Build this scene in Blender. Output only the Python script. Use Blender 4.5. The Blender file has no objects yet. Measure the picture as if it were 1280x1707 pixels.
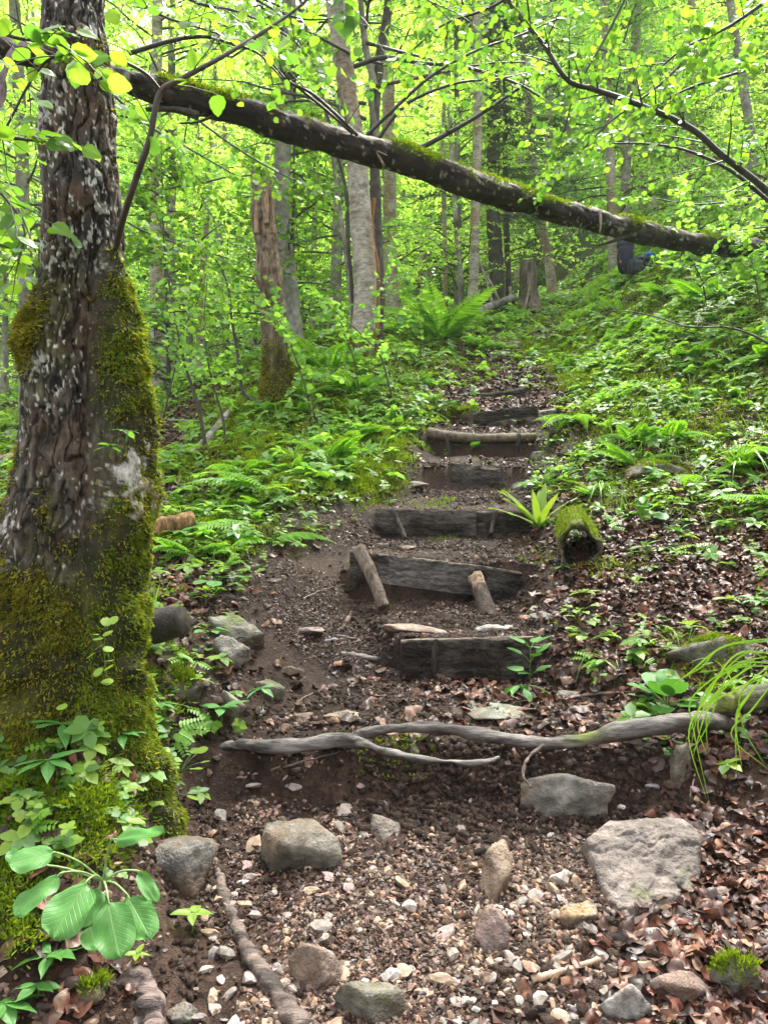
import bpy, math, random
import numpy as np
from math import radians, sin, cos, pi

# ------------------------------------------------------------------ camera, sky, sun, exposure
EYE = 1.6
cam_d = bpy.data.cameras.new("camera")
cam = bpy.data.objects.new("camera", cam_d)
bpy.context.collection.objects.link(cam)
cam.location = (0, 0, EYE)
cam.rotation_euler = (radians(90), 0, 0)
cam_d.sensor_fit = 'HORIZONTAL'
cam_d.sensor_width = 36
cam_d.lens = 36
cam_d.clip_start = 0.05
cam_d.clip_end = 400
bpy.context.scene.camera = cam

SUN_EL, SUN_AZ = radians(58), radians(20)      # high, behind the trees ahead and a little to the right
world = bpy.data.worlds.new("World")
bpy.context.scene.world = world
world.use_nodes = True
wn = world.node_tree.nodes
bg = wn["Background"]
sky = wn.new("ShaderNodeTexSky")
sky.sky_type = 'NISHITA'
sky.sun_disc = False
sky.sun_elevation = SUN_EL
sky.sun_rotation = SUN_AZ
sky.air_density = 1.0
sky.dust_density = 6.0
sky.ozone_density = 1.0
hs = wn.new("ShaderNodeHueSaturation")
hs.inputs['Saturation'].default_value = 0.12    # overcast: the blue is mostly gone
world.node_tree.links.new(sky.outputs[0], hs.inputs['Color'])
world.node_tree.links.new(hs.outputs[0], bg.inputs['Color'])
bg.inputs['Strength'].default_value = 0.15
sl = bpy.data.lights.new("sun", 'SUN')
sl.energy = 2.6
sl.angle = radians(25)
sl.color = (1.0, 0.95, 0.84)
sun = bpy.data.objects.new("sun", sl)
bpy.context.collection.objects.link(sun)
sun.location = (0, 0, 30)
# a sun lamp shines along its own -Z; tip it so that it comes from ahead (+Y) and above
sun.rotation_euler = (-(radians(90) - SUN_EL), 0, -SUN_AZ)
scn = bpy.context.scene
scn.view_settings.view_transform = 'Standard'
scn.view_settings.look = 'None'
scn.view_settings.gamma = 1
scn.view_settings.exposure = 2.1
try:
    scn.cycles.use_denoising = True
    scn.cycles.denoiser = 'OPENIMAGEDENOISE'
    scn.cycles.max_bounces = 8
    scn.cycles.diffuse_bounces = 3
    scn.cycles.glossy_bounces = 2
    scn.cycles.transmission_bounces = 4
    scn.cycles.use_adaptive_sampling = True
    scn.cycles.adaptive_threshold = 0.02
    scn.cycles.sample_clamp_indirect = 6
except Exception:
    pass

HAZE = 0.0010      # density of the damp air built at the end
RNG = np.random.default_rng(7)
F32 = np.float32

# ------------------------------------------------------------------ noise
def _hash(ix, iy, iz, s=0):
    h = (ix * 374761393 + iy * 668265263 + iz * 2147483647 + s * 1274126177) & 0xffffffff
    h = ((h ^ (h >> 13)) * 1274126177) & 0xffffffff
    h = ((h ^ (h >> 16)) * 2246822519) & 0xffffffff
    return ((h ^ (h >> 15)) & 0xffffff) / float(0xffffff)

def vnoise(p, s=0):
    p = np.asarray(p, float)
    i = np.floor(p).astype(np.int64)
    f = p - i
    f = f * f * (3 - 2 * f)
    r = 0
    for dx in (0, 1):
        wx = f[..., 0] if dx else 1 - f[..., 0]
        for dy in (0, 1):
            wy = f[..., 1] if dy else 1 - f[..., 1]
            for dz in (0, 1):
                wz = f[..., 2] if dz else 1 - f[..., 2]
                r = r + wx * wy * wz * _hash(i[..., 0] + dx, i[..., 1] + dy, i[..., 2] + dz, s)
    return r * 2 - 1

def fbm(p, o=4, s=0):
    p = np.asarray(p, float)
    a, r = 1.0, 0
    for k in range(o):
        r = r + a * vnoise(p + k * 17.3, s + k)
        p = p * 2.03
        a *= 0.5
    return r

def sstep(a, b, x):
    t = np.clip((x - a) / (b - a), 0, 1)
    return t * t * (3 - 2 * t)

def nrm(v):
    v = np.asarray(v, float)
    return v / (np.linalg.norm(v, axis=-1, keepdims=True) + 1e-12)

# ------------------------------------------------------------------ scene-graph helpers
COL = bpy.context.scene.collection
def make_mesh(name, V, Fs, mat=None, col=None, uv=None, smooth=True, nsmooth=None):
    V = np.ascontiguousarray(V, F32)
    if isinstance(Fs, np.ndarray): Fs = [Fs]
    Fs = [np.asarray(f, np.int32) for f in Fs if len(f)]
    me = bpy.data.meshes.new(name)
    me.vertices.add(len(V)); me.vertices.foreach_set('co', V.ravel())
    loops = np.concatenate([f.ravel() for f in Fs])
    tot = np.concatenate([np.full(len(f), f.shape[1], np.int32) for f in Fs])
    st = np.concatenate([[0], np.cumsum(tot)[:-1]]).astype(np.int32)
    me.loops.add(len(loops)); me.loops.foreach_set('vertex_index', loops)
    me.polygons.add(len(tot)); me.polygons.foreach_set('loop_start', st)
    try: me.polygons.foreach_set('loop_total', tot)
    except Exception: pass
    me.update(calc_edges=True)
    if smooth: me.polygons.foreach_set('use_smooth', np.ones(len(tot), bool))
    else: me.polygons.foreach_set('use_smooth', np.zeros(len(tot), bool))
    if col is not None:
        ca = me.color_attributes.new('Col', 'FLOAT_COLOR', 'POINT')
        c4 = np.ones((len(V), 4), F32); c4[:, :3] = col
        ca.data.foreach_set('color', c4.ravel())
    if uv is not None:
        l = me.uv_layers.new(name='UVMap')
        l.data.foreach_set('uv', np.ascontiguousarray(np.asarray(uv, F32)[loops]).ravel())
    if mat is not None: me.materials.append(mat)
    return me

def tagit(o, label=None, cat=None, group=None, kind=None):
    if label: o['label'] = label
    if cat: o['category'] = cat
    if group: o['group'] = group
    if kind: o['kind'] = kind
    return o

def thing(name, label, cat, loc=(0, 0, 0), group=None):
    o = bpy.data.objects.new(name, None)
    o.empty_display_size = 0.1
    o.location = tuple(float(c) for c in loc)
    COL.objects.link(o)
    return tagit(o, label, cat, group)

def part(parent, name, V, Fs, mat, label=None, **k):
    """mesh given in world coordinates, stored relative to its (unrotated) root"""
    base = np.zeros(3); p = parent
    while p is not None:
        base = base + np.array(p.location); p = p.parent
    me = make_mesh(name, np.asarray(V) - base, Fs, mat, **k)
    o = bpy.data.objects.new(name, me)
    COL.objects.link(o); o.parent = parent
    if label: o['label'] = label
    return o

def solo(name, V, Fs, mat, label=None, cat=None, loc=None, group=None, kind=None, **k):
    V = np.asarray(V, float)
    if loc is None: loc = (0, 0, 0)
    me = make_mesh(name, V - np.array(loc), Fs, mat, **k)
    o = bpy.data.objects.new(name, me)
    o.location = tuple(float(c) for c in loc)
    COL.objects.link(o)
    return tagit(o, label, cat, group, kind)

class Acc:
    def __init__(s): s.V = []; s.F = {}; s.C = []; s.U = []; s.n = 0
    def add(s, V, Fs, col=None, uv=None):
        V = np.asarray(V, float)
        if isinstance(Fs, np.ndarray): Fs = [Fs]
        for f in Fs:
            f = np.asarray(f)
            if len(f): s.F.setdefault(f.shape[1], []).append(f + s.n)
        s.V.append(V); s.n += len(V)
        if col is not None: s.C.append(np.broadcast_to(np.asarray(col, float), (len(V), 3)))
        if uv is not None: s.U.append(uv)
        return s
    def get(s):
        k = {}
        if s.C: k['col'] = np.concatenate(s.C)
        if s.U: k['uv'] = np.concatenate(s.U)
        return np.concatenate(s.V), [np.concatenate(v) for v in s.F.values()], k

def scatter(T, TF, pos, R, S):
    """T (n,3) template, TF list of faces; pos (N,3), R (N,3,3) columns = local axes, S (N,) or (N,3)"""
    N, n = len(pos), len(T)
    S = np.asarray(S, float)
    if S.ndim == 1: S = S[:, None]
    L = T[None] * S[:, None, :]
    V = np.einsum('nij,nkj->nki', R, L) + pos[:, None]
    off = (np.arange(N) * n)[:, None, None]
    Fs = [(np.asarray(f)[None] + off).reshape(-1, np.asarray(f).shape[1]) for f in TF]
    return V.reshape(-1, 3), Fs

def frames(Y, N):
    """rotation matrices with local y along Y and local z as near N as possible"""
    Y = nrm(Y); X = nrm(np.cross(Y, N)); Z = np.cross(X, Y)
    return np.stack([X, Y, Z], -1)

def tube(pts, rad, seg=8, caps=True, flat=1.0):
    pts = np.asarray(pts, float); n = len(pts)
    rad = np.broadcast_to(np.asarray(rad, float), (n,))
    t = nrm(np.gradient(pts, axis=0))
    up = np.array([0, 0, 1.0]) if abs(t[0][2]) < 0.9 else np.array([1.0, 0, 0])
    u = nrm(np.cross(t[0], up)); U = [u]
    for i in range(1, n):
        u = U[-1] - t[i] * np.dot(U[-1], t[i]); U.append(nrm(u))
    U = np.array(U); W = np.cross(t, U)
    a = np.arange(seg) * 2 * pi / seg
    ring = U[:, None] * np.cos(a)[None, :, None] + W[:, None] * np.sin(a)[None, :, None]
    V = (pts[:, None] + ring * rad[:, None, None]).reshape(-1, 3)
    i = np.arange(n - 1)[:, None] * seg; j = np.arange(seg)[None]; j2 = (j + 1) % seg
    F = np.stack([i + j, i + j2, i + seg + j2, i + seg + j], -1).reshape(-1, 4)
    Fs = [F]
    if caps:
        Fs.append(np.array([np.arange(seg)[::-1], (n - 1) * seg + np.arange(seg)]))
    return V, Fs

def spline(pts, n):
    """Catmull-Rom through points, n samples"""
    P = np.asarray(pts, float)
    if len(P) < 3: 
        t = np.linspace(0, 1, n)[:, None]; return P[0] * (1 - t) + P[-1] * t
    Q = np.vstack([2 * P[0] - P[1], P, 2 * P[-1] - P[-2]])
    s = np.linspace(0, len(P) - 1 - 1e-9, n); k = s.astype(int); f = (s - k)[:, None]
    a, b, c, d = Q[k], Q[k + 1], Q[k + 2], Q[k + 3]
    return 0.5 * (2 * b + (c - a) * f + (2 * a - 5 * b + 4 * c - d) * f ** 2 + (3 * b - a - 3 * c + d) * f ** 3)

def P(px, py, d):
    px = np.asarray(px, float); py = np.asarray(py, float); d = np.asarray(d, float)
    return np.stack([(px - 640) / 1280 * d, d + 0 * px, EYE + (853.5 - py) / 1280 * d], -1)

# ------------------------------------------------------------------ ground shape
CTRL = [  # (picture x, picture y, metres ahead) read off the photograph
 (700,1707,2.0),(1280,1707,1.9),(0,1707,1.9),(1280,1400,2.75),(1280,1180,3.25),(1280,1000,4.1),(1280,850,5.0),(1280,700,6.2),
 (1280,550,7.8),(1280,450,9.2),(1100,1180,3.35),(1100,1000,4.15),(1100,850,5.3),(1100,700,6.9),(1100,550,9.2),(1100,455,12),
 (950,1000,4.3),(950,860,5.5),(935,700,7.8),(960,600,10.4),(965,488,17.5),(1000,540,11.5),
 (450,900,5.0),(450,1000,4.25),(450,1150,3.65),(300,1150,3.15),(300,1290,2.68),(110,1240,2.5),(60,1400,2.2),(185,1400,2.27),(240,1250,2.55),(0,1290,2.4),(450,1500,2.45),(220,1560,2.1),
 (600,835,5.8),(545,775,6.1),(620,765,6.5),(500,745,6.7),(460,665,8),(600,600,10),(700,600,9.9),(700,545,12.5),(800,525,15.2),(350,880,5.2),(300,800,6.2),
 (290,745,8),(380,655,9.2),(260,655,12.5),(485,585,11.5),(50,860,5.5),(0,760,8.5),(150,820,6.2),(600,700,7.6),(680,760,6.6),
 (700,1240,3.1),(760,1135,3.95),(735,1000,4.7),(750,900,5.55),(800,815,6.5),(805,760,7.3),(840,710,8.0),(850,660,9.0),(850,612,10.6),(860,572,12.2),(890,538,14.2),(955,490,18)]
XZ = []
for px, py, d in CTRL: XZ.append(((px - 640) / 1280 * d, d, (853.5 - py) / 1280 * d))
XZ += [(0,0,-1.62),(1.5,0,-1.4),(-1.5,0,-1.7),(0,-4,-2.4),(4,0,0.2),(-4,0,-1.9),(4,-5,-.6),(-5,-5,-2.8),(6,3,2.2),(8,6,4.6),(10,10,7),
       (-4,4,-.6),(-6,8,.2),(-8,12,1.4),(-9,20,3.2),(-3,18,3.6),(0,20,4.9),(3,22,6.0),(7,18,7.3),(12,18,9.6),(5,26,7.2),(14,30,13),
       (-12,30,5),(0,30,7.2),(0,42,10.5),(20,45,20),(-18,45,10),(-30,20,5),(30,20,18),(-30,60,20),(0,60,18),(30,60,30),(-25,0,0),(25,0,12),(-20,-20,-7),(20,-20,-3),(0,-20,-7)]
XZ = np.array(XZ, float)
def _warp(x, y):
    return np.stack([np.arcsinh(np.asarray(x) / 4.0) * 4, np.arcsinh(np.asarray(y) / 6.0) * 6], -1)
_c = _warp(XZ[:, 0], XZ[:, 1])
def _ker(a, b):
    return np.sqrt(((a[:, None] - b[None]) ** 2).sum(-1) + 0.35 ** 2)
_A = _ker(_c, _c)
_n = len(_c)
_M = np.zeros((_n + 3, _n + 3)); _M[:_n, :_n] = _A - np.eye(_n) * 0.02
_M[:_n, _n] = 1; _M[:_n, _n + 1:] = _c; _M[_n, :_n] = 1; _M[_n + 1:, :_n] = _c.T
_W = np.linalg.solve(_M, np.concatenate([XZ[:, 2], np.zeros(3)]))
def base_h(x, y):
    q = _warp(x, y); out = np.empty(len(q))
    for s in range(0, len(q), 20000):
        k = _ker(q[s:s + 20000], _c)
        out[s:s + 20000] = k @ _W[:_n] + _W[_n] + q[s:s + 20000] @ _W[_n + 1:]
    return out
PD = [0, 2.0, 2.55, 2.90, 2.99, 3.10, 3.3, 3.6, 3.99, 4.01, 4.4, 4.78, 4.80, 5.2, 5.60, 5.62, 6.0, 6.50, 6.53, 6.9, 7.29, 7.33, 7.7, 8.0, 8.04, 8.5, 9.0, 9.04, 10.5, 12, 14, 17, 20, 26]
PZ = [-1.62, -1.33, -1.215, -1.15, -1.12, -.945, -.915, -.88, -.855, -.655, -.60, -.55, -.32, -.25, -.185, .012, .10, .19, .385, .46, .53, .735, .83, .90, 1.05, 1.2, 1.33, 1.45, 2.0, 2.66, 3.43, 4.83, 5.4, 7.0]
PCX = ([0, 2, 3.2, 3.95, 4.75, 5.6, 6.5, 7.3, 8, 9, 10.5, 12, 14, 17, 20], [.25, .25, .25, .42, .32, .50, .78, .93, 1.18, 1.42, 1.72, 2.06, 2.75, 4.15, 5.0])
PHW = ([0, 2, 3.2, 3.5, 3.95, 4.75, 5.6, 6.5, 7.3, 8, 9, 12, 14, 20], [.7, .7, .95, .6, .28, .46, .46, .36, .42, .36, .34, .28, .25, .25])
def pathmask(x, y, soft=0.28):
    c = np.interp(y, *PCX); w = np.interp(y, *PHW)
    m = 1 - sstep(w, w + (soft + 0.03 * np.asarray(y)) * np.where((np.asarray(y) > 3.6) & (np.asarray(y) < 7.6), .45, 1), np.abs(x - c))
    return m * (1 - sstep(18, 22, y))
def h(x, y):
    x = np.atleast_1d(np.asarray(x, float)); y = np.atleast_1d(np.asarray(y, float))
    b = base_h(x, y)
    wob = 0.05 * vnoise(np.stack([x * 1.7, x * 0, x * 0 + 3], -1)) + 0.02 * vnoise(np.stack([x * 6, x * 0, x * 0 + 5], -1))
    yy = np.where((y > 2.4) & (y < 3.5), y + wob * sstep(2.4, 2.8, y) * (1 - sstep(3.3, 3.5, y)), y)
    # the root ledge also bends toward the camera on the left
    p = np.interp(yy, PD, PZ)
    m = pathmask(x, y)
    z = b * (1 - m) + p * m
    q = np.stack([x, y, x * 0], -1)
    near = np.clip(1.3 - pathmask(x, y, 0.1), 0.25, 1)
    z = z + fbm(q * 1.6, 3, 5) * 0.05 * near * np.clip(y / 5, 0.3, 3) + fbm(q * 9, 3, 9) * 0.012 * np.clip(near + .2, 0, 1)
    z = z + (np.abs(fbm(q * 14, 3, 19)) * -0.03 + np.abs(fbm(q * 31, 3, 29)) * -.014) * sstep(2.5, 2.85, y) * (1 - sstep(3.15, 3.4, y))
    # undercut hollow under the root
    z = z - 0.05 * np.exp(-((x - 0.62) / 0.3) ** 2 - ((y - 2.88) / 0.12) ** 2)
    return z + EYE
def h1(x, y): return float(h([x], [y])[0])
def normal(x, y, e=0.03):
    x = np.atleast_1d(np.asarray(x, float)); y = np.atleast_1d(np.asarray(y, float))
    dx = (h(x + e, y) - h(x - e, y)) / (2 * e); dy = (h(x, y + e) - h(x, y - e)) / (2 * e)
    return nrm(np.stack([-dx, -dy, np.ones_like(dx)], -1))
_D = 1.3 * np.exp(np.linspace(0, math.log(45 / 1.3), 900))
def hit(px, py):
    """where the sight line through a picture point meets the ground"""
    px = np.atleast_1d(np.asarray(px, float)); py = np.atleast_1d(np.asarray(py, float)); out = []
    for a, b in zip(px, py):
        q = P(a, b, _D); g = h(q[:, 0], q[:, 1]) - q[:, 2]
        k = np.argmax(g >= 0)
        if g[k] < 0: k = len(_D) - 1
        if k > 0:
            f = g[k - 1] / (g[k - 1] - g[k] + 1e-9); d = _D[k - 1] + (_D[k] - _D[k - 1]) * np.clip(f, 0, 1)
        else: d = _D[0]
        x = (a - 640) / 1280 * d
        out.append((x, d, h1(x, d)))
    return np.array(out)

# plant / litter density read off the photograph on the ground, in patches; rows start at picture y=420
VEG = {420:"8888888999999999",460:"8888888999957999",500:"8888889999975899",540:"8888889999839999",580:"7777878874348999",620:"6665578883238998",
 660:"6653378884228998",700:"6664477884128887",740:"6663688832027787",780:"6666888720046666",820:"6665787200045655",860:"6655762000034444",
 900:"6655750000002323",940:"6665420000001222",980:"6663200000001211",1020:"6663200000002223",1060:"5553200000004332",1100:"5553200000004443",
 1140:"5554200000002244",1180:"5564200000000464",1220:"7775200000000122",1260:"7776100000000111",1300:"7775000000000001",1350:"6543000000000000",
 1400:"5320000000000000",1500:"4200000000000000",1600:"3100000000000000",1707:"2100000000000000"}
LIT = {420:"3333333333333322",460:"3333333333343333",500:"3333333333343333",540:"3333333333543333",580:"4444433345543333",620:"4448733348855333",
 660:"4446833367765555",700:"5558833334335666",740:"5558733331224777",780:"4455633210126788",820:"4444421100027888",860:"4454421000038999",
 900:"4446421000038999",940:"4448310000038999",980:"4449310000038999",1020:"3337210000048999",1060:"3334210000048999",1100:"3333211111169998",
 1140:"3333211222358988",1180:"3333211222356766",1220:"3332111122333445",1260:"2221111111111389",1300:"2221010101111399",1350:"2210000000001499",
 1400:"3310000000000159",1500:"3310000000000368",1600:"3320000000112477",1707:"3320000000112466"}
def _tab(T):
    ks = sorted(T); A = np.array([[float(c) for c in T[k]] for k in ks]) / 9
    return np.array(ks, float), A
_VT, _LT = _tab(VEG), _tab(LIT)
def dens(tab, x, y, z):
    ks, A = tab
    d = np.maximum(y, 0.5)
    px = np.clip(640 + 1280 * x / d, 0, 1279); py = np.clip(853.5 - 1280 * (z - EYE) / d, ks[0], ks[-1])
    r = np.interp(py, ks, np.arange(len(ks))); c = np.clip(px / 80 - .5, 0, 15)
    i = np.clip(r.astype(int), 0, len(ks) - 2); j = np.clip(c.astype(int), 0, 14); fr = r - i; fc = c - j
    v = (A[i, j] * (1 - fr) * (1 - fc) + A[i + 1, j] * fr * (1 - fc) + A[i, j + 1] * (1 - fr) * fc + A[i + 1, j + 1] * fr * fc)
    return v
def veg(x, y, z):
    v = dens(_VT, x, y, z)
    pm = pathmask(x, y, 0.12)
    return v * (1 - np.where(y < 9, pm, pm * .45) * np.where(y > 3.4, .9, 0.3))
def lit(x, y, z): return dens(_LT, x, y, z)

# ------------------------------------------------------------------ materials
def mat(name):
    m = bpy.data.materials.new(name); m.use_nodes = True
    nt = m.node_tree; return m, nt, nt.nodes, nt.nodes['Principled BSDF']
def N(nt, typ, **k):
    n = nt.nodes.new(typ)
    for a, b in k.items():
        if a.startswith('_'): setattr(n, a[1:], b)
        else: n.inputs[a].default_value = b
    return n
def ramp(nt, stops):
    r = nt.nodes.new('ShaderNodeValToRGB'); e = r.color_ramp.elements
    while len(e) > 1: e.remove(e[-1])
    e[0].position = stops[0][0]; e[0].color = (*stops[0][1], 1)
    for p, c in stops[1:]:
        x = e.new(p); x.color = (*c, 1)
    return r
def leafmat(name, cols, trans=0.5, tcol=1.8, rough=0.38, spec=0.5, veins=False):
    """leaves: every leaf its own green, light shines through"""
    m, nt, ns, b = mat(name); L = nt.links.new
    g = N(nt, 'ShaderNodeNewGeometry')
    k = len(cols)
    r = ramp(nt, [(i / max(1, k - 1), c) for i, c in enumerate(cols)])
    L(g.outputs['Random Per Island'], r.inputs[0])
    col = r.outputs[0]
    if veins:
        uv = N(nt, 'ShaderNodeUVMap')
        sx = N(nt, 'ShaderNodeSeparateXYZ'); L(uv.outputs[0], sx.inputs[0])
        ab = N(nt, 'ShaderNodeMath', _operation='ABSOLUTE'); L(sx.outputs[0], ab.inputs[0])
        ad = N(nt, 'ShaderNodeMath', _operation='MULTIPLY_ADD'); L(ab.outputs[0], ad.inputs[0]); ad.inputs[1].default_value = -0.35; L(sx.outputs[1], ad.inputs[2])
        mu = N(nt, 'ShaderNodeMath', _operation='MULTIPLY'); L(ad.outputs[0], mu.inputs[0]); mu.inputs[1].default_value = 60
        si = N(nt, 'ShaderNodeMath', _operation='SINE'); L(mu.outputs[0], si.inputs[0])
        ss = ramp(nt, [(0.0, (0, 0, 0)), (0.80, (0, 0, 0)), (1.0, (1, 1, 1))]); L(si.outputs[0], ss.inputs[0])
        mr = ramp(nt, [(0.0, (1, 1, 1)), (0.035, (1, 1, 1)), (0.07, (0, 0, 0))]); L(ab.outputs[0], mr.inputs[0])
        mx = N(nt, 'ShaderNodeMix', _data_type='RGBA', _blend_type='LIGHTEN'); mx.inputs[0].default_value = 1
        L(ss.outputs[0], mx.inputs[6]); L(mr.outputs[0], mx.inputs[7])
        br = N(nt, 'ShaderNodeMix', _data_type='RGBA', _blend_type='MIX')
        ff = N(nt, 'ShaderNodeMath', _operation='MULTIPLY'); L(mx.outputs[2], ff.inputs[0]); ff.inputs[1].default_value = 0.15
        L(ff.outputs[0], br.inputs[0]); L(col, br.inputs[6]); br.inputs[7].default_value = (0.30, 0.42, 0.12, 1)
        col = br.outputs[2]
        bp = N(nt, 'ShaderNodeBump', Strength=0.5, Distance=0.002); bp.invert = True
        L(mx.outputs[2], bp.inputs['Height']); L(bp.outputs[0], b.inputs['Normal'])
        tn = N(nt, 'ShaderNodeTexNoise', Scale=40.0); tc = N(nt, 'ShaderNodeTexCoord'); L(tc.outputs['Object'], tn.inputs['Vector'])
        hv = N(nt, 'ShaderNodeHueSaturation'); vv = N(nt, 'ShaderNodeMapRange'); L(tn.outputs[0], vv.inputs[0]); vv.inputs[3].default_value = .7; vv.inputs[4].default_value = 1.3
        L(vv.outputs[0], hv.inputs['Value']); L(col, hv.inputs['Color']); col = hv.outputs[0]
    L(col, b.inputs['Base Color'])
    b.inputs['Roughness'].default_value = rough + (.12 if veins else 0)
    b.inputs['Specular IOR Level'].default_value = spec
    t = N(nt, 'ShaderNodeBsdfTranslucent')
    tm = N(nt, 'ShaderNodeMix', _data_type='RGBA', _blend_type='MULTIPLY'); tm.inputs[0].default_value = 1
    L(col, tm.inputs[6]); tm.inputs[7].default_value = (tcol * 1.1, tcol * 1.0, tcol * .45, 1)
    tm.clamp_result = False
    L(tm.outputs[2], t.inputs['Color'])
    ms = N(nt, 'ShaderNodeMixShader'); ms.inputs[0].default_value = trans
    L(b.outputs[0], ms.inputs[1]); L(t.outputs[0], ms.inputs[2])
    L(ms.outputs[0], ns['Material Output'].inputs['Surface'])
    return m
def vmat(name, rough=0.7, scale=30, bump=0.4, dist=0.01, var=0.35, stretch=(1, 1, 1), spec=0.5, detail=6, wet=0.0):
    """colour from the thing's own colour attribute, broken up by noise, with a bumpy surface"""
    m, nt, ns, b = mat(name); L = nt.links.new
    a = N(nt, 'ShaderNodeAttribute', _attribute_name='Col')
    tc = N(nt, 'ShaderNodeTexCoord'); mp = N(nt, 'ShaderNodeMapping'); mp.inputs['Scale'].default_value = stretch
    L(tc.outputs['Object'], mp.inputs[0])
    n1 = N(nt, 'ShaderNodeTexNoise', Scale=scale, Detail=detail, Roughness=0.65); L(mp.outputs[0], n1.inputs['Vector'])
    n2 = N(nt, 'ShaderNodeTexNoise', Scale=scale * 4.7, Detail=3.0); L(mp.outputs[0], n2.inputs['Vector'])
    mr = N(nt, 'ShaderNodeMapRange'); L(n1.outputs[0], mr.inputs[0]); mr.inputs[1].default_value = .3; mr.inputs[2].default_value = .7
    mr.inputs[3].default_value = 1 - var; mr.inputs[4].default_value = 1 + var
    mx = N(nt, 'ShaderNodeVectorMath', _operation='SCALE'); L(a.outputs['Color'], mx.inputs[0]); L(mr.outputs[0], mx.inputs['Scale'])
    L(mx.outputs[0], b.inputs['Base Color'])
    ad = N(nt, 'ShaderNodeMath', _operation='MULTIPLY_ADD'); L(n2.outputs[0], ad.inputs[0]); ad.inputs[1].default_value = .35; L(n1.outputs[0], ad.inputs[2])
    bp = N(nt, 'ShaderNodeBump', Strength=bump, Distance=dist); L(ad.outputs[0], bp.inputs['Height']); L(bp.outputs[0], b.inputs['Normal'])
    rr = N(nt, 'ShaderNodeMapRange'); L(n1.outputs[0], rr.inputs[0]); rr.inputs[1].default_value = .35; rr.inputs[2].default_value = .65
    rr.inputs[3].default_value = max(.05, rough - wet); rr.inputs[4].default_value = rough; L(rr.outputs[0], b.inputs['Roughness'])
    b.inputs['Specular IOR Level'].default_value = spec
    return m

M_soil = vmat('soil', 0.8, 55, 1.0, 0.02, 0.75, spec=.22, wet=.35, detail=8)
M_rock = vmat('rock', 0.65, 20, 1.0, 0.022, 0.5, spec=.35, wet=.3, detail=8)
M_pebble = vmat('pebble', 0.65, 60, 0.5, 0.004, 0.35, spec=.22, wet=.25)
M_bark = vmat('bark', 0.8, 60, 1.0, 0.012, 0.7, (1, 1, .45), spec=.25, wet=.2, detail=8)
M_birch = vmat('pale_bark', 0.75, 14, 0.8, 0.03, 0.6, (1, 1, 2.2))
M_grey = vmat('grey_bark', 0.75, 14, 0.7, 0.03, 0.6, (1, 1, .8))
M_log = vmat('log_bark', 0.75, 38, 1.0, 0.016, 0.75, wet=.25, spec=.22, detail=8)
M_wood = vmat('old_wood', 0.75, 18, 1.0, 0.02, 0.65, (4, 4, .8), wet=.15, spec=.3)
M_board = vmat('muddy_board', 0.65, 60, 1.0, 0.02, 0.8, (.5, 1, 1.4), wet=.3, spec=.25)
M_root = vmat('root_bark', 0.7, 22, 1.0, 0.012, 0.6, (.5, 2.6, 2.6), wet=.25, spec=.3)
M_twig = vmat('twig_bark', 0.65, 60, 0.4, 0.004, 0.35, wet=.2)
M_cloth = vmat('pack_cloth', 0.7, 60, 0.2, 0.003, 0.1)
M_dead = vmat('dead_leaf', 0.5, 50, 0.5, 0.003, 0.35, wet=.2, spec=.3)

HAZ = leafmat('hazel_leaf', [(.035, .11, .02), (.105, .23, .025), (.165, .30, .035), (.05, .14, .03), (.085, .20, .025), (.20, .35, .06)], 0.55, 2.1, .35)
BEE = leafmat('beech_leaf', [(.07, .19, .05), (.15, .30, .04), (.20, .36, .09), (.10, .26, .08), (.24, .40, .10)], 0.5, 2.4, .4, .5)  # the cooler pale greens carry sky reflection in their colour
FAR = leafmat('far_leaf', [(.09, .20, .04), (.18, .32, .045), (.38, .50, .20), (.15, .29, .08), (.27, .41, .14)], 0.6, 3.3, .45)
HERB = leafmat('herb_leaf', [(.07, .16, .035), (.16, .28, .03), (.24, .36, .04), (.11, .23, .05), (.05, .12, .03)], 0.38, 2.0, .45, .4)
HERO = leafmat('broad_leaf', [(.05, .20, .035), (.075, .25, .04), (.06, .18, .03)], 0.25, 1.8, .36, .6, veins=True)
FERN = leafmat('fern_frond', [(.13, .31, .03), (.20, .40, .035)], 0.42, 2.0, .45)
SPR = leafmat('spruce_needle', [(.03, .08, .025), (.05, .12, .035), (.04, .10, .03)], 0.15, 1.5, .5)
MOSS = leafmat('moss', [(.06, .07, .010), (.18, .19, .014), (.38, .35, .035), (.12, .13, .02), (.28, .26, .02)], 0.35, 1.6, .7, .2)
MOSSG = leafmat('green_moss', [(.08, .14, .010), (.15, .24, .012), (.24, .33, .02)], 0.35, 1.8, .7, .2)
GRASS = leafmat('grass_blade', [(.10, .25, .02), (.16, .34, .03), (.22, .38, .05)], 0.35, 1.8, .4)

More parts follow.
